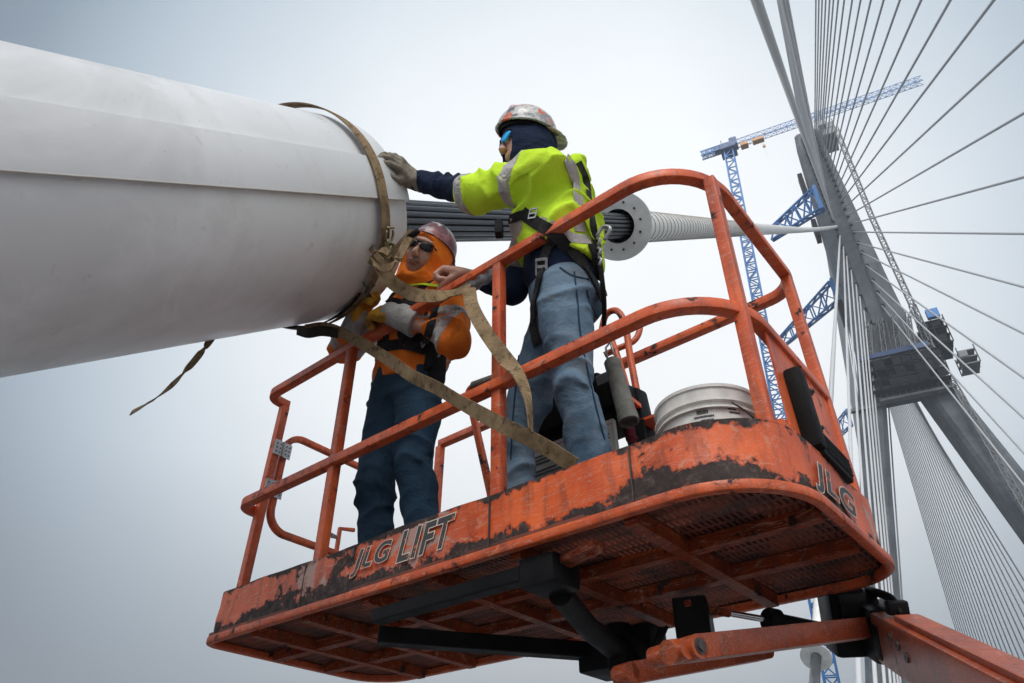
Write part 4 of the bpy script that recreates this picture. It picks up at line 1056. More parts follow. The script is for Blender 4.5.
# red rag on the guard
# tape knot on the top rail: belongs to the tie-off
rag = thing('rag', 'dark red rag stuffed beside the storage tube', 'rag', at(634, 432, 1, .72))
def lettering(txt, ex, ez, c00, width, height, parent, nrm, shear=.30):
    """text fitted in a width x height frame: ex along the line, ez up, starting at c00"""
    ex = V3(ex); ez = V3(ez); nrm = V3(nrm)
    bb = None
    for (nm, off, mat, dz) in (('lettering', .026, MT['letter'], .0010), ('lettering_edge', .050, MT['letter_edge'], .0005)):
        c = bpy.data.curves.new(nm, 'FONT'); c.body = txt; c.size = 1; c.shear = shear; c.extrude = .004; c.offset = off; c.space_character = 1.14; c.space_word = 1.0
        o = bpy.data.objects.new(nm, c); COL.objects.link(o); bpy.context.view_layer.update()
        me = bpy.data.meshes.new_from_object(o.evaluated_get(bpy.context.evaluated_depsgraph_get())); bpy.data.objects.remove(o)
        P = np.array([v.co[:] for v in me.vertices])
        if bb is None: bb = (P[:, 0].min(), P[:, 0].max(), P[:, 1].min(), P[:, 1].max())
        X = (P[:, 0]-bb[0])/(bb[1]-bb[0])*width; Z = (P[:, 1]-bb[2])/(bb[3]-bb[2])*height
        Wd = V3(c00)+X[:, None]*ex+Z[:, None]*ez+nrm*(dz+P[:, 2:3]*.05)
        me.vertices.foreach_set('co', Wd.ravel()); me.update(); me.materials.clear(); me.materials.append(mat)
        o = bpy.data.objects.new(nm, me); COL.objects.link(o); o.parent = parent; o.matrix_parent_inverse = parent_inv(parent)
xa = at(350, 588, 1, 0)[0]; xb = at(391, 570, 1, 0)[0]; xc = at(397, 572, 1, 0)[0]; xd = at(456, 542, 1, 0)[0]
lettering('JLG', (1, 0, 0), (0, 0, 1), (xa+.0, -.0070, .084), xb-xa, .095, toe, (0, -1, 0))
lettering('LIFT', (1, 0, 0), (0, 0, 1), (xc, -.0070, .084), xd-xc, .105, toe, (0, -1, 0))
ya = at(812, 486, 0, PL)[1]; yb = at(856, 520, 0, PL)[1]
print('side text', ya, yb)
lettering('JLG', (0, 1, 0), (0, 0, 1), (PL+.0070, ya+.02, .050), yb-ya, .110, toe, (1, 0, 0))
# ================================================================== people: signed-distance modelling
def rot_to(fwd, up):
    """columns: x = right, y = forward, z = up"""
    f = V3(fwd); f = f/np.linalg.norm(f); u = V3(up); r = np.cross(f, u); r /= np.linalg.norm(r); u = np.cross(r, f); return np.array([r, f, u]).T
class Field:
    def __init__(s, lo, hi, h):
        s.lo = V3(lo); s.h = h; s.n = np.maximum(2, np.ceil((V3(hi)-s.lo)/h).astype(int)+1)
        s.v = np.full(s.n, .2, dtype=np.float32)
    def like(s): f = Field.__new__(Field); f.lo = s.lo; f.h = s.h; f.n = s.n; f.v = s.v.copy(); return f
    def sub(s, lo, hi):
        i0 = np.clip(np.floor((V3(lo)-s.lo)/s.h).astype(int), 0, s.n-1); i1 = np.clip(np.ceil((V3(hi)-s.lo)/s.h).astype(int)+1, 1, s.n)
        if np.any(i1 <= i0): return None
        sl = tuple(slice(a, b) for a, b in zip(i0, i1))
        g = [s.lo[k]+s.h*np.arange(i0[k], i1[k], dtype=np.float32) for k in range(3)]
        X, Y, Z = np.meshgrid(*g, indexing='ij'); return sl, X.astype(np.float32), Y.astype(np.float32), Z.astype(np.float32)
    def all(s): return s.sub(s.lo, s.lo+s.h*(s.n-1))
    def comb(s, sl, d, k, op='u'):
        a = s.v[sl]
        if op == 'u':
            if k > 0: h = np.maximum(k-np.abs(a-d), 0)/k; s.v[sl] = np.minimum(a, d)-h*h*k*.25
            else: s.v[sl] = np.minimum(a, d)
        else:  # subtract
            d = -d
            if k > 0: h = np.maximum(k-np.abs(a-d), 0)/k; s.v[sl] = np.maximum(a, d)+h*h*k*.25
            else: s.v[sl] = np.maximum(a, d)
    def cap(s, a, b, ra, rb=None, k=.03, op='u'):
        a = V3(a); b = V3(b); rb = ra if rb is None else rb; m = max(ra, rb)+k+.04
        r = s.sub(np.minimum(a, b)-m, np.maximum(a, b)+m)
        if r is None: return s
        sl, X, Y, Z = r; ba = b-a; L = ba@ba+1e-12
        t = np.clip(((X-a[0])*ba[0]+(Y-a[1])*ba[1]+(Z-a[2])*ba[2])/L, 0, 1)
        d = np.sqrt((X-a[0]-t*ba[0])**2+(Y-a[1]-t*ba[1])**2+(Z-a[2]-t*ba[2])**2)-(ra+(rb-ra)*t)
        s.comb(sl, d, k, op); return s
    def ell(s, c, r, R=None, k=.03, op='u'):
        c = V3(c); r = V3(r); R = np.eye(3) if R is None else R; m = max(r)+k+.04
        q = s.sub(c-m, c+m)
        if q is None: return s
        sl, X, Y, Z = q; X = X-c[0]; Y = Y-c[1]; Z = Z-c[2]
        x = X*R[0, 0]+Y*R[1, 0]+Z*R[2, 0]; y = X*R[0, 1]+Y*R[1, 1]+Z*R[2, 1]; z = X*R[0, 2]+Y*R[1, 2]+Z*R[2, 2]
        k0 = np.sqrt((x/r[0])**2+(y/r[1])**2+(z/r[2])**2)+1e-9; k1 = np.sqrt((x/r[0]**2)**2+(y/r[1]**2)**2+(z/r[2]**2)**2)+1e-9
        s.comb(sl, k0*(k0-1)/k1, k, op); return s
    def box(s, c, hsz, R=None, rad=.005, k=.0, op='u'):
        c = V3(c); hsz = V3(hsz); R = np.eye(3) if R is None else R; m = np.linalg.norm(hsz)+rad+k+.03
        q = s.sub(c-m, c+m)
        if q is None: return s
        sl, X, Y, Z = q; X = X-c[0]; Y = Y-c[1]; Z = Z-c[2]; g = []
        for j in range(3): g.append(np.abs(X*R[0, j]+Y*R[1, j]+Z*R[2, j])-hsz[j]+rad)
        d = np.sqrt(sum(np.maximum(u, 0)**2 for u in g))+np.minimum(np.maximum(np.maximum(g[0], g[1]), g[2]), 0)-rad
        s.comb(sl, d, k, op); return s
    def cut(s, P, n, off=0.):
        """keep the side where (x-P).n < 0"""
        sl, X, Y, Z = s.all(); n = V3(n)/np.linalg.norm(n); d = (X-P[0])*n[0]+(Y-P[1])*n[1]+(Z-P[2])*n[2]; s.v = np.maximum(s.v, d.astype(np.float32)-off); return s
    def mesh(s):
        v = s.v; n = v.shape; ins = v < 0
        v = v.copy(); v[[0, -1]] = np.maximum(v[[0, -1]], .01); v[:, [0, -1]] = np.maximum(v[:, [0, -1]], .01); v[:, :, [0, -1]] = np.maximum(v[:, :, [0, -1]], .01)
        ins = v < 0; cs = tuple(x-1 for x in n)
        cnt = np.zeros(cs, np.float32); sx = np.zeros(cs, np.float32); sy = np.zeros(cs, np.float32); sz = np.zeros(cs, np.float32); acc = (sx, sy, sz)
        quads = []
        for ax in range(3):
            A = [slice(None)]*3; B = [slice(None)]*3; A[ax] = slice(0, -1); B[ax] = slice(1, None)
            a = v[tuple(A)]; b = v[tuple(B)]; cr_ = (a < 0) != (b < 0); idx = np.argwhere(cr_)
            va = a[cr_]; vb = b[cr_]; t = va/(va-vb); o1, o2 = [k for k in range(3) if k != ax]
            for d1 in (0, 1):
                for d2 in (0, 1):
                    c = idx.copy(); c[:, o1] -= d1; c[:, o2] -= d2
                    ok = np.all(c >= 0, 1) & (c[:, 0] < cs[0]) & (c[:, 1] < cs[1]) & (c[:, 2] < cs[2]); cc = c[ok]; ci = tuple(cc.T)
                    np.add.at(cnt, ci, 1)
                    np.add.at(acc[ax], ci, t[ok]); np.add.at(acc[o1], ci, float(d1)); np.add.at(acc[o2], ci, float(d2))
            ok = (idx[:, o1] > 0) & (idx[:, o2] > 0) & (idx[:, o1] < cs[o1]) & (idx[:, o2] < cs[o2]) & (idx[:, ax] < cs[ax])
            q = idx[ok]; flip = (va[ok] < 0)
            quads.append((ax, q, flip))
        used = cnt > 0; ids = np.full(cs, -1, np.int64); P = np.argwhere(used); ids[used] = np.arange(len(P)); c = cnt[used]
        V = np.stack([P[:, k]+acc[k][used]/c for k in range(3)], 1)*s.h+s.lo
        F = []
        for ax, q, flip in quads:
            o1, o2 = [(1, 2), (2, 0), (0, 1)][ax]; e1 = np.zeros(3, int); e1[o1] = 1; e2 = np.zeros(3, int); e2[o2] = 1
            i = [ids[tuple((q-k).T)] for k in (e1+e2, e2, 0*e1, e1)]; f = np.stack(i, 1)
            f[~flip] = f[~flip][:, ::-1]; F.append(f)
        return V, np.concatenate(F)
    def build(s, name, mat, parent, relax=1):
        V, F = s.mesh()
        if len(F) == 0: print('EMPTY', name); return None
        me = bpy.data.meshes.new(name); me.vertices.add(len(V)); me.vertices.foreach_set('co', V.astype(np.float32).ravel())
        me.loops.add(len(F)*4); me.loops.foreach_set('vertex_index', F.astype(np.int32).ravel()); me.polygons.add(len(F))
        me.polygons.foreach_set('loop_start', np.arange(0, len(F)*4, 4, dtype=np.int32)); me.polygons.foreach_set('loop_total', np.full(len(F), 4, dtype=np.int32))
        me.update(calc_edges=True); me.validate()
        if relax:
            n = len(me.vertices); E = np.empty(len(me.edges)*2, np.int32); me.edges.foreach_get('vertices', E); E = E.reshape(-1, 2); X = np.empty(n*3, np.float32); me.vertices.foreach_get('co', X); X = X.reshape(-1, 3)
            for _ in range(relax):
                A = np.zeros_like(X); C = np.zeros(n, np.float32)
                np.add.at(A, E[:, 0], X[E[:, 1]]); np.add.at(A, E[:, 1], X[E[:, 0]]); np.add.at(C, E[:, 0], 1); np.add.at(C, E[:, 1], 1)
                X = X*.5+.5*A/np.maximum(C, 1)[:, None]
            me.vertices.foreach_set('co', X.ravel()); me.update()
        me.polygons.foreach_set('use_smooth', [True]*len(me.polygons)); me.materials.append(mat)
        o = bpy.data.objects.new(name, me); COL.objects.link(o); o.parent = parent; o.matrix_parent_inverse = parent_inv(parent); return o

def waves(X, Y, Z, seed, freq, aniso=(1, 1, 1), n=7):
    r = np.random.default_rng(seed); o = np.zeros_like(X)
    for i in range(n):
        d = r.normal(size=3); d /= np.linalg.norm(d); d = d*V3(aniso); f = freq*r.uniform(.6, 1.5); ph = r.uniform(0, 6.28)
        wx = .35*np.sin(X*freq*.6+ph)+.35*np.sin(Z*freq*.5+ph*2)
        o += np.sin(f*(X*d[0]+Y*d[1]+Z*d[2])+ph+wx)
    return o/n**.5
def wrinkle(F, seed, amp=.006, freq=30, aniso=(1, 1, 1.6), z=None):
    sl, X, Y, Z = F.all(); m = np.abs(F.v) < .04
    w_ = waves(X[m], Y[m], Z[m], seed, freq, aniso); w2 = waves(X[m], Y[m], Z[m], seed+9, freq*2.1, aniso)
    F.v[m] -= (amp*(1-np.abs(w_)*1.3)+amp*.35*w2).astype(np.float32); return F
def limb_folds(F, a, b, cen, width, amp, freq, seed=0, bias=None):
    """rings of folds round a limb axis, strongest at parameter cen"""
    a = V3(a); b = V3(b); L = np.linalg.norm(b-a); d = (b-a)/L; m_ = .17
    r = F.sub(np.minimum(a, b)-m_, np.maximum(a, b)+m_)
    if r is None: return F
    sl, X, Y, Z = r; v = F.v[sl]; near = np.abs(v) < .035
    t = ((X-a[0])*d[0]+(Y-a[1])*d[1]+(Z-a[2])*d[2])
    x = np.cross(d, [.3, .8, .2]); x /= np.linalg.norm(x); y = np.cross(d, x); amp = amp*1.25
    ang = np.arctan2((X-a[0])*y[0]+(Y-a[1])*y[1]+(Z-a[2])*y[2], (X-a[0])*x[0]+(Y-a[1])*x[1]+(Z-a[2])*x[2])
    g = np.exp(-((t/L-cen)/width)**2); ph = t*freq*.8+2.2*np.sin(ang+seed)+1.1*np.sin(2*ang+seed*2+t*9)+1.6*np.sin(t*freq*.29+seed)
    f = ((1-np.abs(np.sin(ph*.5)))**1.3-.4)*(.55+.6*np.sin(ang*1.0+seed*1.7+t*14))
    v = v-np.where(near & (t > -.03) & (t < L+.03), amp*g*f, 0).astype(np.float32); F.v[sl] = v; return F
def band_of(F, P, n, w, off=.004, extra=None):
    """strip lying on the surface of F where |(x-P).n| < w"""
    G = F.like(); sl, X, Y, Z = G.all(); n = V3(n)/np.linalg.norm(n); d = np.abs((X-P[0])*n[0]+(Y-P[1])*n[1]+(Z-P[2])*n[2])-w
    G.v = np.maximum(np.maximum(F.v-off, d), -(F.v+.006)).astype(np.float32)
    if extra is not None:
        for (Q, m, o_) in extra:
            m = V3(m)/np.linalg.norm(m); G.v = np.maximum(G.v, ((X-Q[0])*m[0]+(Y-Q[1])*m[1]+(Z-Q[2])*m[2]-o_).astype(np.float32))
    return G
def path_strip(F, pts, w, off=.006, thick=.008):
    """webbing following a 3D polyline, pressed on the surface of F"""
    G = F.like(); T = np.full(G.v.shape, .2, np.float32); H = F.like(); H.v[:] = .2
    for a, b in zip(pts[:-1], pts[1:]): H.cap(a, b, w, w, 0)
    G.v = np.maximum(np.maximum(F.v-off, -(F.v-off+thick)), H.v); return G

def hit(Fs, px, py, t0=.8, t1=6.):
    d = RR.T @ np.array([(px-512)/FPX, -(py-341.5)/FPX, 1.]); ts = np.arange(t0, t1, .0035); P = CT+ts[:, None]*d; best = None
    for F in Fs:
        I = np.round((P-F.lo)/F.h).astype(int); ok = np.all((I >= 1) & (I < F.n-1), 1)
        if not ok.any(): continue
        v = np.full(len(ts), .2); v[ok] = F.v[tuple(I[ok].T)]; k = np.argmax(v < 0)
        if v[k] < 0 and (best is None or k < best[0]):
            i = I[k]; g = V3([F.v[i[0]+2*(i[0]+2 < F.n[0])*1 if False else min(i[0]+2, F.n[0]-1), i[1], i[2]]-F.v[max(i[0]-2, 0), i[1], i[2]], F.v[i[0], min(i[1]+2, F.n[1]-1), i[2]]-F.v[i[0], max(i[1]-2, 0), i[2]], F.v[i[0], i[1], min(i[2]+2, F.n[2]-1)]-F.v[i[0], i[1], max(i[2]-2, 0)]])
            best = (k, P[k]-g*0, g/(np.linalg.norm(g)+1e-9), F)
    return best
def webbing(name, Fs, pix_pts, w, parent, mat='harness', off=.005, th=.004, smooth=3):
    """strap lying on the clothing under a polyline"""
    PP = [V3((a, b, 0)) for a, b in pix_pts]; PP = spline(PP, 7); pts = []; ns = []
    for q in PP:
        h_ = hit(Fs, q[0], q[1])
        if h_ is None: continue
        pts.append(h_[1]); ns.append(h_[2])
    if len(pts) < 3: print('webbing missed', name, pix_pts[0]); return None
    pts = np.array(pts); ns = np.array(ns)
    for _ in range(smooth):
        pts[1:-1] = (pts[:-2]+pts[2:]+2*pts[1:-1])/4; ns[1:-1] = (ns[:-2]+ns[2:]+2*ns[1:-1])/4
    ns /= np.linalg.norm(ns, axis=1)[:, None]; pts = pts+ns*off
    tg = np.gradient(pts, axis=0); wd = np.cross(tg, ns); mb = MB(); mb.ribbon(list(pts), list(wd), w, th); return mb.build(name, MT[mat], parent)
SC = 1.05
def hand_prims(F, wrist, R, curl, spread=.10, th=(.5, .75, -.25), sc=1.0, infl=0., k=.010, thc=.35, mirror=1):
    """wrist position, R columns: x = towards thumb, y = along fingers, z = back of hand"""
    def T(p): return V3(wrist)+R@(V3(p)*sc*V3((mirror, 1, 1)))
    Rm = R*V3((mirror, 1, 1))
    F.box(T((0, .048, 0)), V3((.040, .046, .015))*sc+infl, R, .014*sc+infl, k)
    F.cap(T((0, -.02, 0)), T((0, .03, 0)), .026*sc+infl, .028*sc+infl, k*1.5)
    F.cap(T((.028, .012, -.006)), T((.034, .05, -.004)), .018*sc+infl, .015*sc+infl, k*1.5)
    fx = [.031, .0105, -.0105, -.030]; fl = [.072, .080, .074, .058]; fy = [.090, .093, .089, .082]
    for i in range(4):
        c = curl[i] if hasattr(curl, '__len__') else curl
        p = V3((fx[i], fy[i], 0)); a = 0; sd = spread*(1.5-i)*.5; rr = (.0100, .0104, .0099, .0088)[i]
        for j, (fr, cj) in enumerate(((.46, .75), (.30, 1.15), (.24, .8))):
            a += c*cj; d = V3((math.sin(sd), math.cos(a)*math.cos(sd), -math.sin(a))); q = p+d*fl[i]*fr
            F.cap(T(p), T(q), (rr-.0007*j)*sc+infl, (rr-.0007*(j+1))*sc+infl, .003); p = q
    p = V3((.034, .022, -.008)); d = V3(th)/np.linalg.norm(th)
    for j, ln in enumerate((.040, .032, .026)):
        q = p+d*ln; F.cap(T(p), T(q), (.0135-.0015*j)*sc+infl, (.0125-.0015*j)*sc+infl, .004 if j else .012)
        d = d+V3((-thc*.55, thc*.35, -thc*.45)); d /= np.linalg.norm(d); p = q
    return F
def head_prims(F, c, R, sc=1.0):
    """c = centre of the head, R columns x=right y=face z=up; 0.235 tall"""
    def T(p): return V3(c)+R@(V3(p)*sc)
    def E(p, r, k, op='u'): F.ell(T(p), V3(r)*sc, R, k*sc, op)
    E((0, -.012, .030), (.076, .096, .088), .02)
    E((0, .028, -.035), (.060, .062, .070), .03)
    E((0, .052, -.088), (.030, .028, .024), .035)          # chin
    for s_ in (-1, 1):
        E((s_*.040, .058, -.022), (.022, .022, .022), .02)  # cheek
        E((s_*.050, .010, -.075), (.016, .040, .024), .02)  # jaw
        E((s_*.031, .088, .018), (.019, .010, .012), .010, 's')  # socket
        E((s_*.031, .074, .017), (.0135, .0125, .0125), .002)    # eye
        E((s_*.077, -.008, -.005), (.009, .020, .032), .006)     # ear
        E((s_*.009, .103, -.028), (.0085, .010, .008), .006)     # nostril wing
    E((0, .078, .040), (.050, .018, .012), .015)            # brow
    F.cap(T((0, .088, .016)), T((0, .112, -.022)), .008*sc, .0115*sc, .010*sc)
    E((0, .091, -.052), (.025, .010, .0055), .005)          # upper lip
    E((0, .089, -.062), (.021, .010, .0065), .005)          # lower lip
    E((0, .105, -.057), (.024, .010, .0012), .002, 's')
    F.cap(T((0, -.025, -.04)), T((0, -.035, -.15)), .056*sc, .060*sc, .02*sc)
    return F
def glasses(c, R, sc, mat, parent, wrap=.0):
    def T(p): return V3(c)+R@(V3(p)*sc)
    g = Field(V3(c)-.16*sc, V3(c)+.16*sc, .0035)
    for s_ in (-1, 1):
        a = s_*-.38; Rl = R@np.array([[math.cos(a), -math.sin(a), 0], [math.sin(a), math.cos(a), 0], [0, 0, 1]])
        g.ell(T((s_*.034, .096, .014)), V3((.031, .006, .0195))*sc, Rl, .002)
    o = g.build('sunglasses', mat, parent)
    f = Field(V3(c)-.16*sc, V3(c)+.16*sc, .0035)
    f.cap(T((-.060, .088, .028)), T((0, .106, .026)), .0038*sc, .0038*sc, .002); f.cap(T((.060, .088, .028)), T((0, .106, .026)), .0038*sc, .0038*sc, .002)
    for s_ in (-1, 1): f.cap(T((s_*.064, .085, .022)), T((s_*.078, -.01, .015)), .0036*sc, .0036*sc, .002)
    f.build('frame', MT['black'], o)
    return o
def helmet(c, R, sc, mat, parent, brim_dir=1, ratchet=True, lamp=False):
    """hard hat; brim_dir 1 = peak forward, -1 = worn back to front"""
    def T(p): return V3(c)+R@(V3(p)*sc)
    H = Field(V3(c)-.24*sc, V3(c)+.24*sc, .0055)
    H.ell(T((0, -.008, .030)), V3((.112, .132, .125))*sc, R, 0)
    H.cut(T((0, 0, .036)), -(R@V3((0, -.10*brim_dir*0, 1.))))
    ri = H.like(); ri.v[:] = .2; ri.ell(T((0, -.008, .024)), V3((.104, .124, .119))*sc, R, 0)
    H.v = np.maximum(H.v, -ri.v)
    # crown ridges
    for x in (-.028, 0, .028):
        H.cap(T((x, -.09, .118)), T((x, .075, .122)), .010*sc, .010*sc, .014)
    B = H.like(); B.v[:] = .2; B.ell(T((0, .045*brim_dir, .034)), V3((.112, .148, .010))*sc, R@np.array([[1, 0, 0], [0, math.cos(-.12*brim_dir), -math.sin(-.12*brim_dir)], [0, math.sin(-.12*brim_dir), math.cos(-.12*brim_dir)]]), 0)
    B2 = H.like(); B2.v[:] = .2; B2.ell(T((0, -.008, .034)), V3((.104, .124, .05))*sc, R, 0); B.v = np.maximum(B.v, -B2.v)
    B3 = H.like(); B3.v[:] = .2; B3.ell(T((0, -.008, .036)), V3((.120, .140, .009))*sc, R, 0); B3.v = np.maximum(B3.v, -B2.v)
    H.v = np.minimum(H.v, np.minimum(B.v, B3.v))
    o = H.build('hard_hat', mat, parent, 1)
    # suspension band inside
    K = H.like(); K.v[:] = .2; K.ell(T((0, -.008, .022)), V3((.100, .120, .10))*sc, R, 0); K.cut(T((0, 0, .045)), R@V3((0, 0, 1.))); K.cut(T((0, 0, .015)), -(R@V3((0, 0, 1.))))
    KK = H.like(); KK.v[:] = .2; KK.ell(T((0, -.008, .022)), V3((.094, .114, .094))*sc, R, 0); K.v = np.maximum(K.v, -KK.v)
    K.build('suspension_band', MT['black'], o)
    return o

def build_person(J, sp):
    """J: joints; sp: style"""
    root = thing('person', sp['label'], 'person', (J['footL']+J['footR'])/2*V3((1, 1, 0))+ZZ*.05)
    allp = np.array([J[k] for k in J]); lo = allp.min(0)-.24; hi = allp.max(0)+.24; lo[2] = .02
    HR = rot_to(J['face'], J['hup'])
    # ---- body: one continuous figure
    B = Field(lo, hi, .0085)
    up = (J['neck']-J['pelvis']); up /= np.linalg.norm(up)
    sh = (J['shR']-J['shL']); sh /= np.linalg.norm(sh); fr = np.cross(up, sh); TR = np.array([sh, fr, up]).T; TR[:, 1] = np.cross(TR[:, 2], TR[:, 0])
    fr = TR[:, 1]
    ch = J['pelvis']+(J['neck']-J['pelvis'])*.66; wa = J['pelvis']+(J['neck']-J['pelvis'])*.25
    for s_ in 'LR':
        B.cap(J['hip'+s_], J['knee'+s_], .078, .052, .03); B.cap(J['knee'+s_], J['foot'+s_]+ZZ*.05, .052, .036, .02); B.cap(J['foot'+s_]+ZZ*0, J['toe'+s_], .04, .034, .02)
        B.cap(J['sh'+s_], J['el'+s_], .046, .038, .03); B.cap(J['el'+s_], J['wr'+s_], .037, .027, .02)
    B.ell(J['pelvis'], (.155, .105, .11), TR, .05); B.ell(wa, (.14, .10, .14), TR, .05); B.ell(ch, (.165, .115, .17), TR, .05)
    B.cap(J['shL'], J['shR'], .060, .060, .06); B.cap(J['neck'], J['head']-HR[:, 2]*.06, .056, .052, .03)
    B.build('body', MT['skin'], root, 1) if False else None
    # finer grids for head and hands are merged in the same body mesh
    # ---- trousers
    lo2 = np.minimum.reduce([J['footL'], J['footR'], J['kneeL'], J['kneeR'], J['pelvis']])-.22; hi2 = np.maximum.reduce([J['footL'], J['footR'], J['kneeL'], J['kneeR'], J['pelvis']])+.22; lo2[2] = .04; hi2[2] = J['pelvis'][2]+.17
    Tn = Field(lo2, hi2, .0075); g = sp.get('leg', 1.)
    for s_ in 'LR':
        k_ = J['knee'+s_]; h_ = J['hip'+s_]; f_ = J['foot'+s_]
        Tn.cap(h_, k_, .110*g, .078*g, .045); Tn.cap(k_, f_+ZZ*.06, .077*g, .070*g, .025)
    Tn.ell(J['pelvis']+up*.03, (.178, .135, .15), TR, .05); Tn.ell(J['pelvis']-fr*.05-up*.02, (.15, .10, .11), TR, .05)
    for i, s_ in enumerate('LR'):
        k_ = J['knee'+s_]; h_ = J['hip'+s_]; f_ = J['foot'+s_]
        limb_folds(Tn, h_, k_, .95, .45, .020, 62, i*2.1+1); limb_folds(Tn, h_, k_, .08, .22, .015, 70, i*1.3+4); limb_folds(Tn, k_, f_, .10, .28, .018, 66, i*1.1+2); limb_folds(Tn, k_, f_, .85, .32, .024, 80, i*1.7+3)
    wrinkle(Tn, sp['seed'], .0055, 17, (1, 1, .8)); Tn.cut((0, 0, hi2[2]-.02), (0, 0, 1.))
    jeans = Tn.build('jeans', MT[sp['jeans']], root, 1); sp['F'] = Tn
    # outer seams, stitched
    for s_ in 'LR':
        side = 1 if s_ == 'R' else -1
        k_ = J['knee'+s_]; h_ = J['hip'+s_]; f_ = J['foot'+s_]; o_ = TR[:, 0]*side*.5+(-fr)*.12
        pts = [h_+up*.06+o_*.25, k_+o_*.17, f_+ZZ*.08+o_*.15]
        Gm = path_strip(Tn, [p+0 for p in pts], .0, .0) if False else None
    # boots
    Bo = Field(np.minimum(J['footL'], J['footR'])-.3, np.maximum(J['footL'], J['footR'])+V3((.3, .3, .22)), .009)
    for s_ in 'LR':
        f_ = J['foot'+s_]; t_ = J['toe'+s_]; m_ = (f_+t_)/2
        b = Field(np.minimum(f_, t_)-.12, np.maximum(f_, t_)+V3((.12, .12, .24)), .009)
        b.cap(f_+ZZ*.03, f_+ZZ*.16, .062, .058, .03); b.cap(f_+ZZ*.0, t_, .058, .052, .03); b.cut((0, 0, .055), (0, 0, -1.)); b.build('boot', MT['blackcloth'], root, 1)
    return root, HR, TR, up, fr, ch, wa

# ---------------------------------------------------------------- person in yellow
J2 = dict(footL=V3((1.765, .28, .10)), footR=V3((1.30, .43, .10)), toeL=V3((1.65, .18, .085)), toeR=V3((1.22, .36, .085)),
          kneeL=V3((1.735, .20, .62)), kneeR=V3((1.345, .34, .62)), hipL=V3((1.735, .155, 1.04)), hipR=V3((1.565, .33, 1.04)),
          pelvis=V3((1.675, .25, 1.10)), neck=V3((1.715, .075, 1.635)), head=V3((1.672, .006, 1.828)),
          shL=V3((1.80, -.03, 1.52)), shR=V3((1.585, .225, 1.54)),
          elL=V3((1.48, -.115, 1.565)), wrL=V3((1.235, -.185, 1.755)), elR=V3((1.43, .21, 1.26)), wrR=V3((1.262, .075, 1.325)),
          face=V3((-.52, -.79, -.22)), hup=V3((-.12, -.20, 1.)))
for k_ in ('shL', 'shR', 'elL', 'wrL', 'wrR', 'elR', 'neck', 'head', 'hipL', 'hipR', 'kneeL', 'kneeR', 'footL', 'footR'): print('P2', k_, [round(float(x)) for x in pix(J2[k_])[:2]])
S2 = dict(label='person in a yellow hi-vis shirt and blue jeans, one gloved hand on the white pipe', jeans='jeans', seed=3, leg=1.0)
p2, HR2, TR2, up2, fr2, ch2, wa2 = build_person(J2, S2)
def full_body(J, HR, TR, up, fr, ch, wa, root, hands, hs=SC):
    allp = np.array([J[k] for k in J if k not in ('face', 'hup')]); lo = allp.min(0)-.20; hi = allp.max(0)+.22; lo[2] = .045
    B = Field(lo, hi, .0058)
    for s_ in 'LR':
        B.cap(J['hip'+s_], J['knee'+s_], .078, .052, .03); B.cap(J['knee'+s_], J['foot'+s_]+ZZ*.05, .052, .036, .02); B.cap(J['foot'+s_], J['toe'+s_], .032, .026, .02)
        B.cap(J['sh'+s_], J['el'+s_], .046, .038, .03); B.cap(J['el'+s_], J['wr'+s_], .037, .026, .02)
    B.ell(J['pelvis'], (.150, .100, .11), TR, .05); B.ell(wa, (.13, .09, .14), TR, .05); B.ell(ch, (.155, .105, .16), TR, .05)
    B.cap(J['shL'], J['shR'], .045, .045, .06); B.cap(J['neck'], J['head']-HR[:, 2]*.06, .054, .050, .03)
    head_prims(B, J['head'], HR, hs)
    for kw in hands: hand_prims(B, **kw)
    return B.build('body', MT['skin'], root, 0)
# --- yellow shirt person, upper body
w2 = J2['wrL']; HS2 = 1.12; HS1 = 1.18
# left glove lies on the pipe: back of the hand away from the pipe surface
hc = at(403, 174, 1, -.235); q = hc-AX_C; q = q-AXD*(q@AXD); nout = q/np.linalg.norm(q)
contact = AX_C+AXD*((hc-AX_C)@AXD)+nout*(PR+.030)
cu = np.cross(AXD, nout); cu = cu*np.sign(cu[2]); fd = cu*.72-AXD*.70; fd /= np.linalg.norm(fd)
RL2 = np.array([np.cross(fd, nout), fd, nout]).T
wrL = contact-fd*.050+nout*.01
print('glove', contact, pix(contact), 'wrist', pix(wrL), pix(wrL+fd*.17))
J2['wrL'] = wrL-fd*.02
hl2 = dict(wrist=wrL, R=RL2, curl=[.40, .34, .38, .45], spread=.16, th=(.55, .75, -.1), sc=1.2, mirror=-1)
# right bare fist on the rail
fw = V3((-.75, -.60, .25)); RF2 = rot_to(fw, (0.05, -.3, 1.)); RF2 = np.array([-RF2[:, 0]*1, RF2[:, 1], RF2[:, 2]]).T if False else RF2
fist_w = V3((1.285, .09, 1.335))
hr2 = dict(wrist=fist_w, R=RF2, curl=[1.25, 1.3, 1.3, 1.35], spread=.02, th=(-.05, .80, -.62), sc=1.28, mirror=-1, thc=1.1)
full_body(J2, HR2, TR2, up2, fr2, ch2, wa2, p2, [hl2, hr2], HS2)
lo = V3(wrL)-.2; G = Field(lo, V3(wrL)+.24, .005); hand_prims(G, **{**hl2, 'infl': .0035, 'k': .012}); G.cap(wrL+(J2['elL']-wrL)*.16, wrL+fd*.01, .050, .038, .02); wrinkle(G, 5, .002, 90, (1, 1, 1)); G.build('glove', MT['glove_tan'], p2, 1)
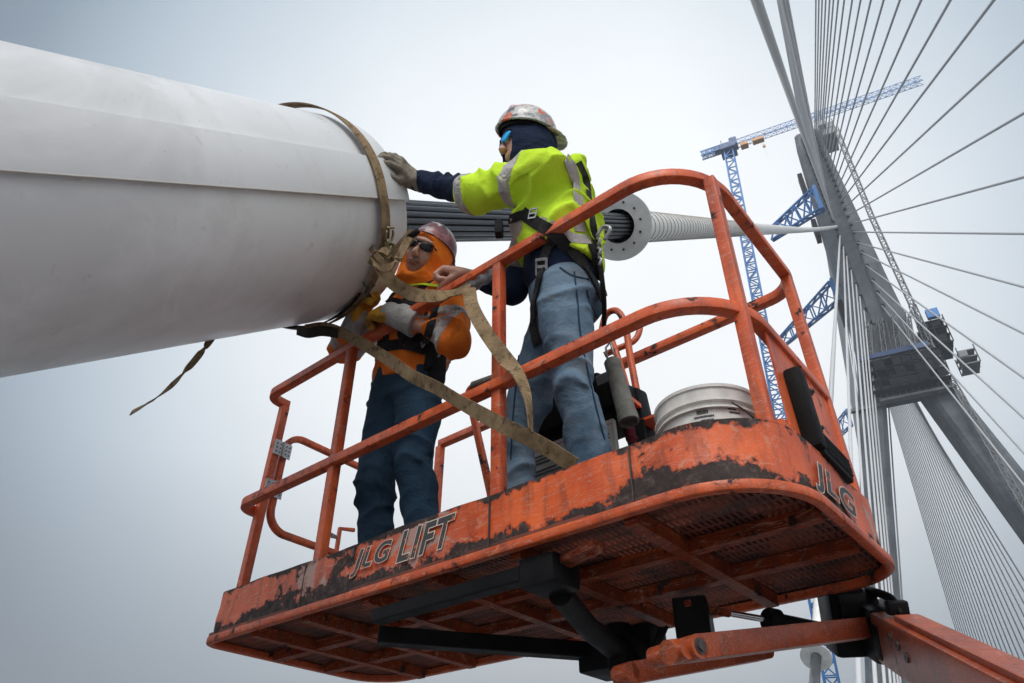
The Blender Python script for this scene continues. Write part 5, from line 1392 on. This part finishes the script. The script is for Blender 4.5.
# navy sleeves + hem
lo = np.minimum.reduce([J2[k] for k in ('wrL', 'wrR', 'shL', 'shR', 'pelvis')])-.2; hi = np.maximum.reduce([J2[k] for k in ('wrL', 'wrR', 'shL', 'shR', 'neck')])+.2
N = Field(lo, hi, .007)
we = wrL+(J2['elL']-wrL)*.10
N.cap(J2['shL'], J2['elL'], .064, .060, .04); N.cap(J2['elL'], we, .066, .046, .03)
N.cap(J2['shR'], J2['elR'], .064, .058, .04); N.cap(J2['elR'], fist_w-RF2[:, 1]*.03, .058, .040, .03)
N.ell(J2['pelvis']+up2*.10, (.180, .140, .13), TR2, .04); N.ell(wa2+up2*.04, (.165, .13, .16), TR2, .05)
limb_folds(N, J2['elL'], we, .35, .6, .014, 95, 1); limb_folds(N, J2['elR'], fist_w, .3, .6, .014, 95, 2); wrinkle(N, 6, .005, 26)
N.cut(J2['pelvis']+up2*.005, -up2); N.build('jacket', MT['navy'], p2, 1)
# hi-vis shirt
H = Field(lo, hi, .007)
ch3 = ch2-fr2*.02
H.ell(ch3, (.205, .170, .20), TR2, .05); H.ell(wa2+up2*.10-fr2*.01, (.200, .168, .18), TR2, .06); H.ell(wa2-fr2*.04+up2*.02, (.190, .150, .15), TR2, .05)
H.cap(J2['shL'], J2['shR'], .086, .086, .06); H.cap(J2['neck']-up2*.03-fr2*.03, J2['neck']-fr2*.03+up2*.02, .095, .082, .05)
cuff = J2['elL']+(we-J2['elL'])*.06
H.cap(J2['shL']-up2*.005, J2['elL'], .104, .082, .05); H.cap(J2['elL'], cuff, .080, .074, .02)
H.cap(J2['shR'], J2['elR'], .09, .078, .05)
limb_folds(H, J2['shL'], J2['elL'], .15, .5, .030, 60, 2.2); limb_folds(H, J2['shL'], J2['elL'], .9, .3, .020, 80, .7)
limb_folds(H, J2['pelvis'], J2['neck'], .45, .35, .030, 42, 1.1); limb_folds(H, J2['neck'], J2['shL']-up2*.3, .5, .5, .020, 50, 3)
wrinkle(H, 11, .010, 17, (1, 1, 1.3))
H.cut(J2['pelvis']+up2*.150, -(up2*1.+fr2*-.50)); H.cut(cuff+(we-J2['elL'])*.10, (we-J2['elL']))
shirt = H.build('hi_vis_shirt', MT['hivis'], p2, 1)
fL = (J2['elL']-J2['shL']); sd = TR2[:, 0]
def ref(F, P, n, w, extra=None, off=.003): G = band_of(F, P, n, w, off, extra); return G.build('reflective_strip', MT['reflect'], shirt, 0)
ref(H, J2['shL']+fL*.40, fL+up2*.10, .028, [(J2['shL']+fL*.12, -fL, 0.)])
ref(H, cuff+fL*.06, fL, .030, [(J2['shL']+fL*.5, -fL, 0.)])
Fs = [H, N, S2['F']]
webbing('reflective_strip', [H], [(566, 158), (572, 170), (577, 190), (579, 215), (580, 232)], .050, shirt, 'reflect', .003)
webbing('reflective_strip', [H], [(540, 222), (555, 228), (572, 238), (590, 240)], .045, shirt, 'reflect', .003)
webbing('reflective_strip', [H], [(516, 218), (518, 235), (512, 252)], .050, shirt, 'reflect', .003)
# hood gathered behind the neck
K = Field(J2['neck']-.34, J2['neck']+.3, .008); K.ell(J2['neck']-fr2*.135+up2*.00-sd*.02, (.125, .058, .075), TR2, .03); K.ell(J2['neck']-fr2*.165-up2*.08, (.085, .045, .07), TR2, .03); limb_folds(K, J2['neck']-fr2*.15-sd*.15, J2['neck']-fr2*.15+sd*.15, .5, .5, .02, 55, 1); wrinkle(K, 8, .008, 24); K.build('folded_hood', MT['hivis'], shirt, 1)
harness2 = webbing('safety_harness', Fs+[K], [(578, 163), (585, 178), (589, 200), (592, 222), (596, 250)], .030, p2, 'harness', .006)
hs = lambda pts, w: webbing('harness_strap', Fs, pts, w, harness2, 'harness', .008)
hs([(522, 212), (535, 222), (552, 232), (566, 246), (580, 262), (592, 280), (600, 297)], .050)
hs([(560, 226), (552, 240), (546, 256), (543, 268)], .040)
hs([(543, 268), (539, 285), (535, 305), (534, 325), (538, 345)], .038)
hs([(590, 245), (596, 262), (601, 280), (604, 296)], .036)
hs([(508, 222), (518, 216), (530, 214)], .036)
def buckle(px, py, R, s=1.):
    h_ = hit(Fs, px, py)
    if h_ is None: return
    c = h_[1]+h_[2]*.014; mb = MB()
    n = h_[2]; u = IU-n*(IU@n); u /= np.linalg.norm(u); r = np.cross(u, n); R = np.array([r, n, u]).T
    for dx in (-1, 1): mb.box(c+R@V3((dx*.026*s, 0, 0)), V3((.004, .004, .032))*s, R, .001)
    for dz in (-1, 0, 1): mb.box(c+R@V3((0, 0, dz*.028*s)), V3((.028, .0045, .0055))*s, R, .001)
    return mb.build('buckle', MT['steel'], harness2)
buckle(544, 267, None, 1.); buckle(535, 215, None, .7)
mb = MB(); mb.box(at(499, 229, 1, -.07), (.022, .016, .034), rot_to((-.8, -.5, 0), (.3, .1, 1)), .006); smooth_angle(mb.build('strap_keeper', MT['blackcloth'], harness2), 40)
mb = MB(); cdr = at(597, 236, 1, .10)
for k in range(3): mb.tube([cdr+V3((0, 0, -.01-.05*k)), cdr+V3((.012, 0, -.03-.05*k)), cdr+V3((0, 0, -.05-.05*k))], .006, 8)
mb.tube(spline([cdr+V3((.0, 0, .0)), cdr+V3((.03, 0, .03)), cdr+V3((.06, 0, .0)), cdr+V3((.03, 0, -.04))], 5), .007, 8); mb.build('snap_hook', MT['steel'], harness2, True)
mb = MB(); mb.tube(spline([at(597, 235, 1, .12), at(600, 262, 1, .16), at(604, 300, 1, .24), at(604, 330, 1, .40)], 6), .010, 8); mb.build('lanyard', MT['harness'], harness2, True)
# balaclava hood + glasses + hat
def hood(c, R, sc, mat, parent, J, up, fr, TR, seed, fit=1., open_=(.062, .060, .078)):
    def T(p): return V3(c)+R@(V3(p)*sc)
    K = Field(V3(c)-.36, V3(c)+.24, .0062)
    K.ell(T((0, -.012, .025)), V3((.093, .116, .100))*sc*fit, R, .02)
    K.ell(T((0, .020, -.045)), V3((.084, .092, .092))*sc*fit, R, .04)
    K.cap(T((0, -.02, -.06)), J['neck']+up*.02, .092*fit, .110*fit, .05)
    K.cap(T((0, .02, -.12)), J['neck']+fr*.045+up*.02, .075*fit, .085*fit, .05)
    limb_folds(K, T((0, 0, .0)), J['neck'], .75, .35, .016, 60, seed); wrinkle(K, seed, .004, 30)
    # face opening
    K.ell(T((0, .135, -.018)), V3(open_)*sc*V3((1.05, 1.35, 1.12)), R, .012, 's')
    K.ell(T((0, .03, .0)), V3((.078, .088, .105))*sc, R, .0, 's') if False else None
    return K.build('hood', MT[mat], parent, 1)
hood(J2['head'], HR2, HS2, 'navy', p2, J2, up2, fr2, TR2, 4, 1.0)
glasses(J2['head'], HR2, HS2, MT['lens_blue'], p2)
HH = J2['head']+HR2[:, 2]*.052
tl = .20; RH2 = HR2@np.array([[1, 0, 0], [0, math.cos(tl), -math.sin(tl)], [0, math.sin(tl), math.cos(tl)]])@np.array([[math.cos(.38), 0, -math.sin(.38)], [0, 1, 0], [math.sin(.38), 0, math.cos(.38)]])
helmet(HH, RH2, HS2*.95, MT['hat2'], p2, -1)

# ---------------------------------------------------------------- person in orange
J1 = dict(footL=V3((.955, .30, .10)), footR=V3((.665, .30, .10)), toeL=V3((.955, .16, .085)), toeR=V3((.63, .16, .085)),
          kneeL=V3((.91, .215, .58)), kneeR=V3((.665, .215, .58)), hipL=V3((.86, .24, 1.0)), hipR=V3((.68, .24, 1.0)),
          pelvis=V3((.77, .24, 1.04)), neck=V3((.890, .17, 1.505)), head=V3((.965, .105, 1.662)),
          shL=V3((1.055, .185, 1.42)), shR=V3((.715, .20, 1.455)),
          elL=V3((1.155, .15, 1.085)), wrL=V3((.935, -.02, 1.235)), elR=V3((.48, .06, 1.30)), wrR=V3((.64, -.01, 1.345)),
          face=V3((.36, -.86, -.36)), hup=V3((.66, -.08, 1.)))
for k_ in ('shL', 'shR', 'elL', 'wrL', 'wrR', 'elR', 'neck', 'head', 'hipL', 'hipR', 'kneeL', 'kneeR', 'footL', 'footR'): print('P1', k_, [round(float(x)) for x in pix(J1[k_])[:2]])
S1 = dict(label='person in an orange hi-vis jacket and orange hood, yellow gloves under the pipe', jeans='jeans_dark', seed=21, leg=1.03)
p1, HR1, TR1, up1, fr1, ch1, wa1 = build_person(J1, S1)
hL = V3(J1['wrL']); hR = V3(J1['wrR'])
dL = V3((-.80, -.22, .30)); dL /= np.linalg.norm(dL); RL1 = rot_to(dL, (0, -.75, .6)); dR = V3((.55, -.35, .55)); dR /= np.linalg.norm(dR); RR1 = rot_to(dR, (-.2, -.8, .5))
kl = dict(wrist=hL, R=RL1, curl=[.75, .8, .8, .85], spread=.05, th=(.6, .7, -.3), sc=1.22, mirror=1)
kr = dict(wrist=hR, R=RR1, curl=[.7, .75, .8, .85], spread=.05, th=(.6, .7, -.3), sc=1.18, mirror=-1)
full_body(J1, HR1, TR1, up1, fr1, ch1, wa1, p1, [kl, kr], HS1)
for (wv_, kw, dd_, el, cl_) in ((hL, kl, dL, J1['elL'], .125), (hR, kr, dR, J1['elR'], .085)):
    G = Field(wv_-.24, wv_+.24, .0052); hand_prims(G, **{**kw, 'infl': .006, 'k': .014}); wrinkle(G, 5, .003, 70, (1, 1, 1)); gl_ = G.build('glove', MT['glove_yellow'], p1, 1)
    C = Field(wv_-.30, wv_+.30, .006); ax_ = (el-wv_)/np.linalg.norm(el-wv_); C.cap(wv_+dd_*.02, wv_+ax_*cl_, .053, .053+.11*cl_, .0); limb_folds(C, wv_, wv_+ax_*.13, .5, .6, .012, 90, 1); C.cut(wv_+ax_*(cl_-.005), ax_); C.build('glove_cuff', MT['glove_grey'], gl_, 1)
lo = np.minimum.reduce([J1[k] for k in ('wrL', 'wrR', 'elR', 'elL', 'shL', 'shR', 'pelvis')])-.22; hi = np.maximum.reduce([J1[k] for k in ('wrL', 'wrR', 'shL', 'shR', 'elL', 'neck')])+.2
H = Field(lo, hi, .007)
H.ell(ch1, (.190, .150, .19), TR1, .05); H.ell(wa1+up1*.06, (.185, .150, .17), TR1, .06); H.ell(J1['pelvis']+up1*.05, (.188, .148, .13), TR1, .05)
H.cap(J1['shL'], J1['shR'], .080, .080, .06); H.cap(J1['neck']-up1*.04, J1['neck']+up1*.015, .095, .088, .04)
for s_ in 'LR':
    ax_ = J1['wr'+s_]-J1['el'+s_]; H.cap(J1['sh'+s_], J1['el'+s_], .080, .068, .05); H.cap(J1['el'+s_], J1['el'+s_]+ax_*.62, .072, .050, .03)
    limb_folds(H, J1['sh'+s_], J1['el'+s_], .7, .5, .020, 66, 1.2); limb_folds(H, J1['el'+s_], J1['wr'+s_], .3, .5, .016, 80, .3)
limb_folds(H, J1['pelvis'], J1['neck'], .2, .3, .018, 46, 2.1); wrinkle(H, 31, .010, 24, (1, 1, 1.2))
H.cut(J1['pelvis']+up1*.015, -(up1+TR1[:, 0]*.06))
jack = H.build('hi_vis_jacket', MT['hivis_orange'], p1, 1)
def ref1(P, n, w, extra=None, off=.003): G = band_of(H, P, n, w, off, extra); return G.build('reflective_strip', MT['reflect'], jack, 0)
for s_ in 'LR':
    u_ = J1['el'+s_]-J1['sh'+s_]; ax_ = J1['wr'+s_]-J1['el'+s_]; sd_ = TR1[:, 0]*(1 if s_ == 'R' else -1)
    ref1(J1['sh'+s_]+u_*.60, u_, .030, [(J1['sh'+s_]+u_*.3-sd_*.055, -sd_, 0.)])
    ref1(J1['el'+s_]+ax_*.20, ax_, .030, [(J1['el'+s_]+ax_*.0+fr1*0, -ax_, 0.), (J1['sh'+s_]+u_*.55, -u_, 0.)])
# dark work vest on the chest with harness webbing
Vt = H.like(); sl, X, Y, Z = Vt.all(); s1 = TR1[:, 0]
tors = H.like(); tors.v[:] = .2
tors.ell(ch1, (.203, .163, .20), TR1, .05); tors.ell(wa1+up1*.06, (.195, .160, .17), TR1, .06); tors.cap(J1['shL']*.8+J1['shR']*.2, J1['shR']*.8+J1['shL']*.2, .088, .088, .05)
wrinkle(tors, 31, .007, 19, (1, 1, 1.2))
Vt.v = np.maximum(tors.v-.002, -(tors.v+.02)).astype(np.float32)
xs_ = (X-ch1[0])*s1[0]+(Y-ch1[1])*s1[1]+(Z-ch1[2])*s1[2]; us_ = (X-ch1[0])*up1[0]+(Y-ch1[1])*up1[1]+(Z-ch1[2])*up1[2]; fs_ = (X-ch1[0])*fr1[0]+(Y-ch1[1])*fr1[1]+(Z-ch1[2])*fr1[2]
front = .052-np.abs(xs_); Vt.v = np.maximum(Vt.v, np.where(fs_ > 0, np.maximum(front, -.03), -.03)).astype(np.float32)
Vt.v = np.maximum(Vt.v, np.abs(xs_)-.165).astype(np.float32); Vt.v = np.maximum(Vt.v, -(us_+.16)).astype(np.float32)
vest = Vt.build('work_vest', MT['blackcloth'], p1, 1)
Fz1 = H.like(); Fz1.v = np.minimum(H.v, tors.v)
Fs1 = [H, Vt, S1['F']]
harness1 = webbing('safety_harness', [H, Vt], [(372, 352), (385, 347), (400, 345), (415, 348), (432, 356), (444, 364)], .050, p1, 'harness', .008)
for pl_ in ([(386, 290), (384, 305), (386, 330), (388, 347)], [(440, 292), (436, 310), (430, 330), (424, 352)], [(386, 300), (405, 304), (425, 306), (438, 304)]): webbing('harness_strap', [H, Vt], pl_, .036, harness1, 'harness', .008)
mb = MB(); mb.box(wa1-s1*.205+fr1*.02-up1*.05, (.028, .045, .060), TR1, .015); mb.box(wa1-s1*.205+fr1*.0-up1*.12, (.024, .04, .04), TR1, .015); smooth_angle(mb.build('tool_pouch', MT['blackcloth'], harness1), 40)
mb = MB(); c_ = wa1+s1*.20+fr1*.05-up1*.03; mb.tube([c_, c_-up1*.03+fr1*.01, c_-up1*.07, c_-up1*.09-fr1*.02], .009, 8); mb.tube(spline([c_-up1*.1, c_-up1*.12+s1*.03, c_-up1*.15, c_-up1*.12-s1*.02, c_-up1*.1], 4), .005, 8); mb.build('snap_hook', MT['bolt'], harness1, True)
mb = MB(); c_ = wa1-s1*.20+fr1*.10+up1*.02; mb.tube(spline([c_+up1*.03, c_-s1*.02, c_-up1*.04, c_+s1*.015-up1*.01], 4), .0045, 8); mb.build('carabiner', MT['steel'], harness1, True)
webbing('collar_trim', [H, Vt], [(408, 287), (420, 286), (432, 286), (442, 287)], .012, jack, 'hivis', .010)
for (px0, ps) in ((0, [(424, 385), (430, 420), (432, 460), (428, 500)]), (1, [(383, 392), (386, 430), (384, 470), (380, 510)])): webbing('seam', [S1['F']], ps, .005, p1, 'jeans_dark', .0035, .004)
for ps in ([(574, 272), (577, 300), (580, 335), (588, 375), (596, 410), (604, 440)], [(560, 268), (572, 276), (590, 280)], [(586, 290), (590, 305), (597, 318)], [(520, 350), (516, 390), (512, 430), (511, 460)]): webbing('seam', [S2['F']], ps, .005, p2, 'jeans_dark', .0035, .004)
hood(J1['head'], HR1, HS1, 'hood_orange', p1, J1, up1, fr1, TR1, 14, .98, (.070, .066, .088))
G = Field(J1['neck']-.25, J1['neck']+.25, .006); G.cap(J1['neck']+up1*.02-s1*.08+fr1*.09, J1['neck']+up1*.01+s1*.09+fr1*.09, .010, .010, .0); G.build('collar_trim', MT['hivis'], jack, 0)
glasses(J1['head'], HR1, HS1, MT['lens_dark'], p1)
tl = .25; RH1 = HR1@np.array([[1, 0, 0], [0, math.cos(tl), -math.sin(tl)], [0, math.sin(tl), math.cos(tl)]])
helmet(J1['head']+HR1[:, 2]*.022-HR1[:, 1]*.01, RH1, HS1*.86, MT['hat1'], p1, -1)
# stubble on the jaw
def beard(J, R, sc, parent):
    c = J['head']
    def T(p): return V3(c)+R@(V3(p)*sc)
    A = Field(V3(c)-.17, V3(c)+.17, .0045); head_prims(A, c, R, sc)
    Bq = A.like(); Bq.v[:] = .2; Bq.ell(T((0, .050, -.090)), V3((.075, .062, .050))*sc, R, 0); Bq.ell(T((0, .085, -.057)), V3((.036, .03, .030))*sc, R, .01)
    A.v = np.maximum(np.maximum(A.v-.0008, -(A.v+.004)), Bq.v); A.build('stubble', MT['beard'], parent, 0)
beard(J1, HR1, HS1, p1)
# rag
rg = Field(at(634, 432, 1, .72)-.14, at(634, 432, 1, .72)+.14, .006)
rg.cap(at(627, 420, 1, .72), at(636, 440, 1, .72), .030, .026, .02); rg.cap(at(636, 440, 1, .72), at(640, 452, 1, .72), .026, .03, .02); wrinkle(rg, 2, .008, 60); rg.build('cloth', MT['maroon'], rag, 1)
# tape knot on the rail under the fist
tk = Field(at(478, 285, 1, .03)-.2, at(478, 285, 1, .03)+.25, .006)
for (px, py, rx) in ((466, 288, .034), (474, 284, .032), (484, 278, .030), (494, 272, .028)): c = at(px, py, 1, .03); tk.ell(c, (rx, .028, .028), None, .02)
wrinkle(tk, 4, .004, 90)
tape = thing('tape_wrap', 'grey tape wrapped round the top rail beside the bare fist', 'tape', at(478, 285, 1, .03)); tk.build('tape', MT['tape'], tape, 1)
lift.rotation_euler.y = -.013; lift.location.z -= .014
print('done script')
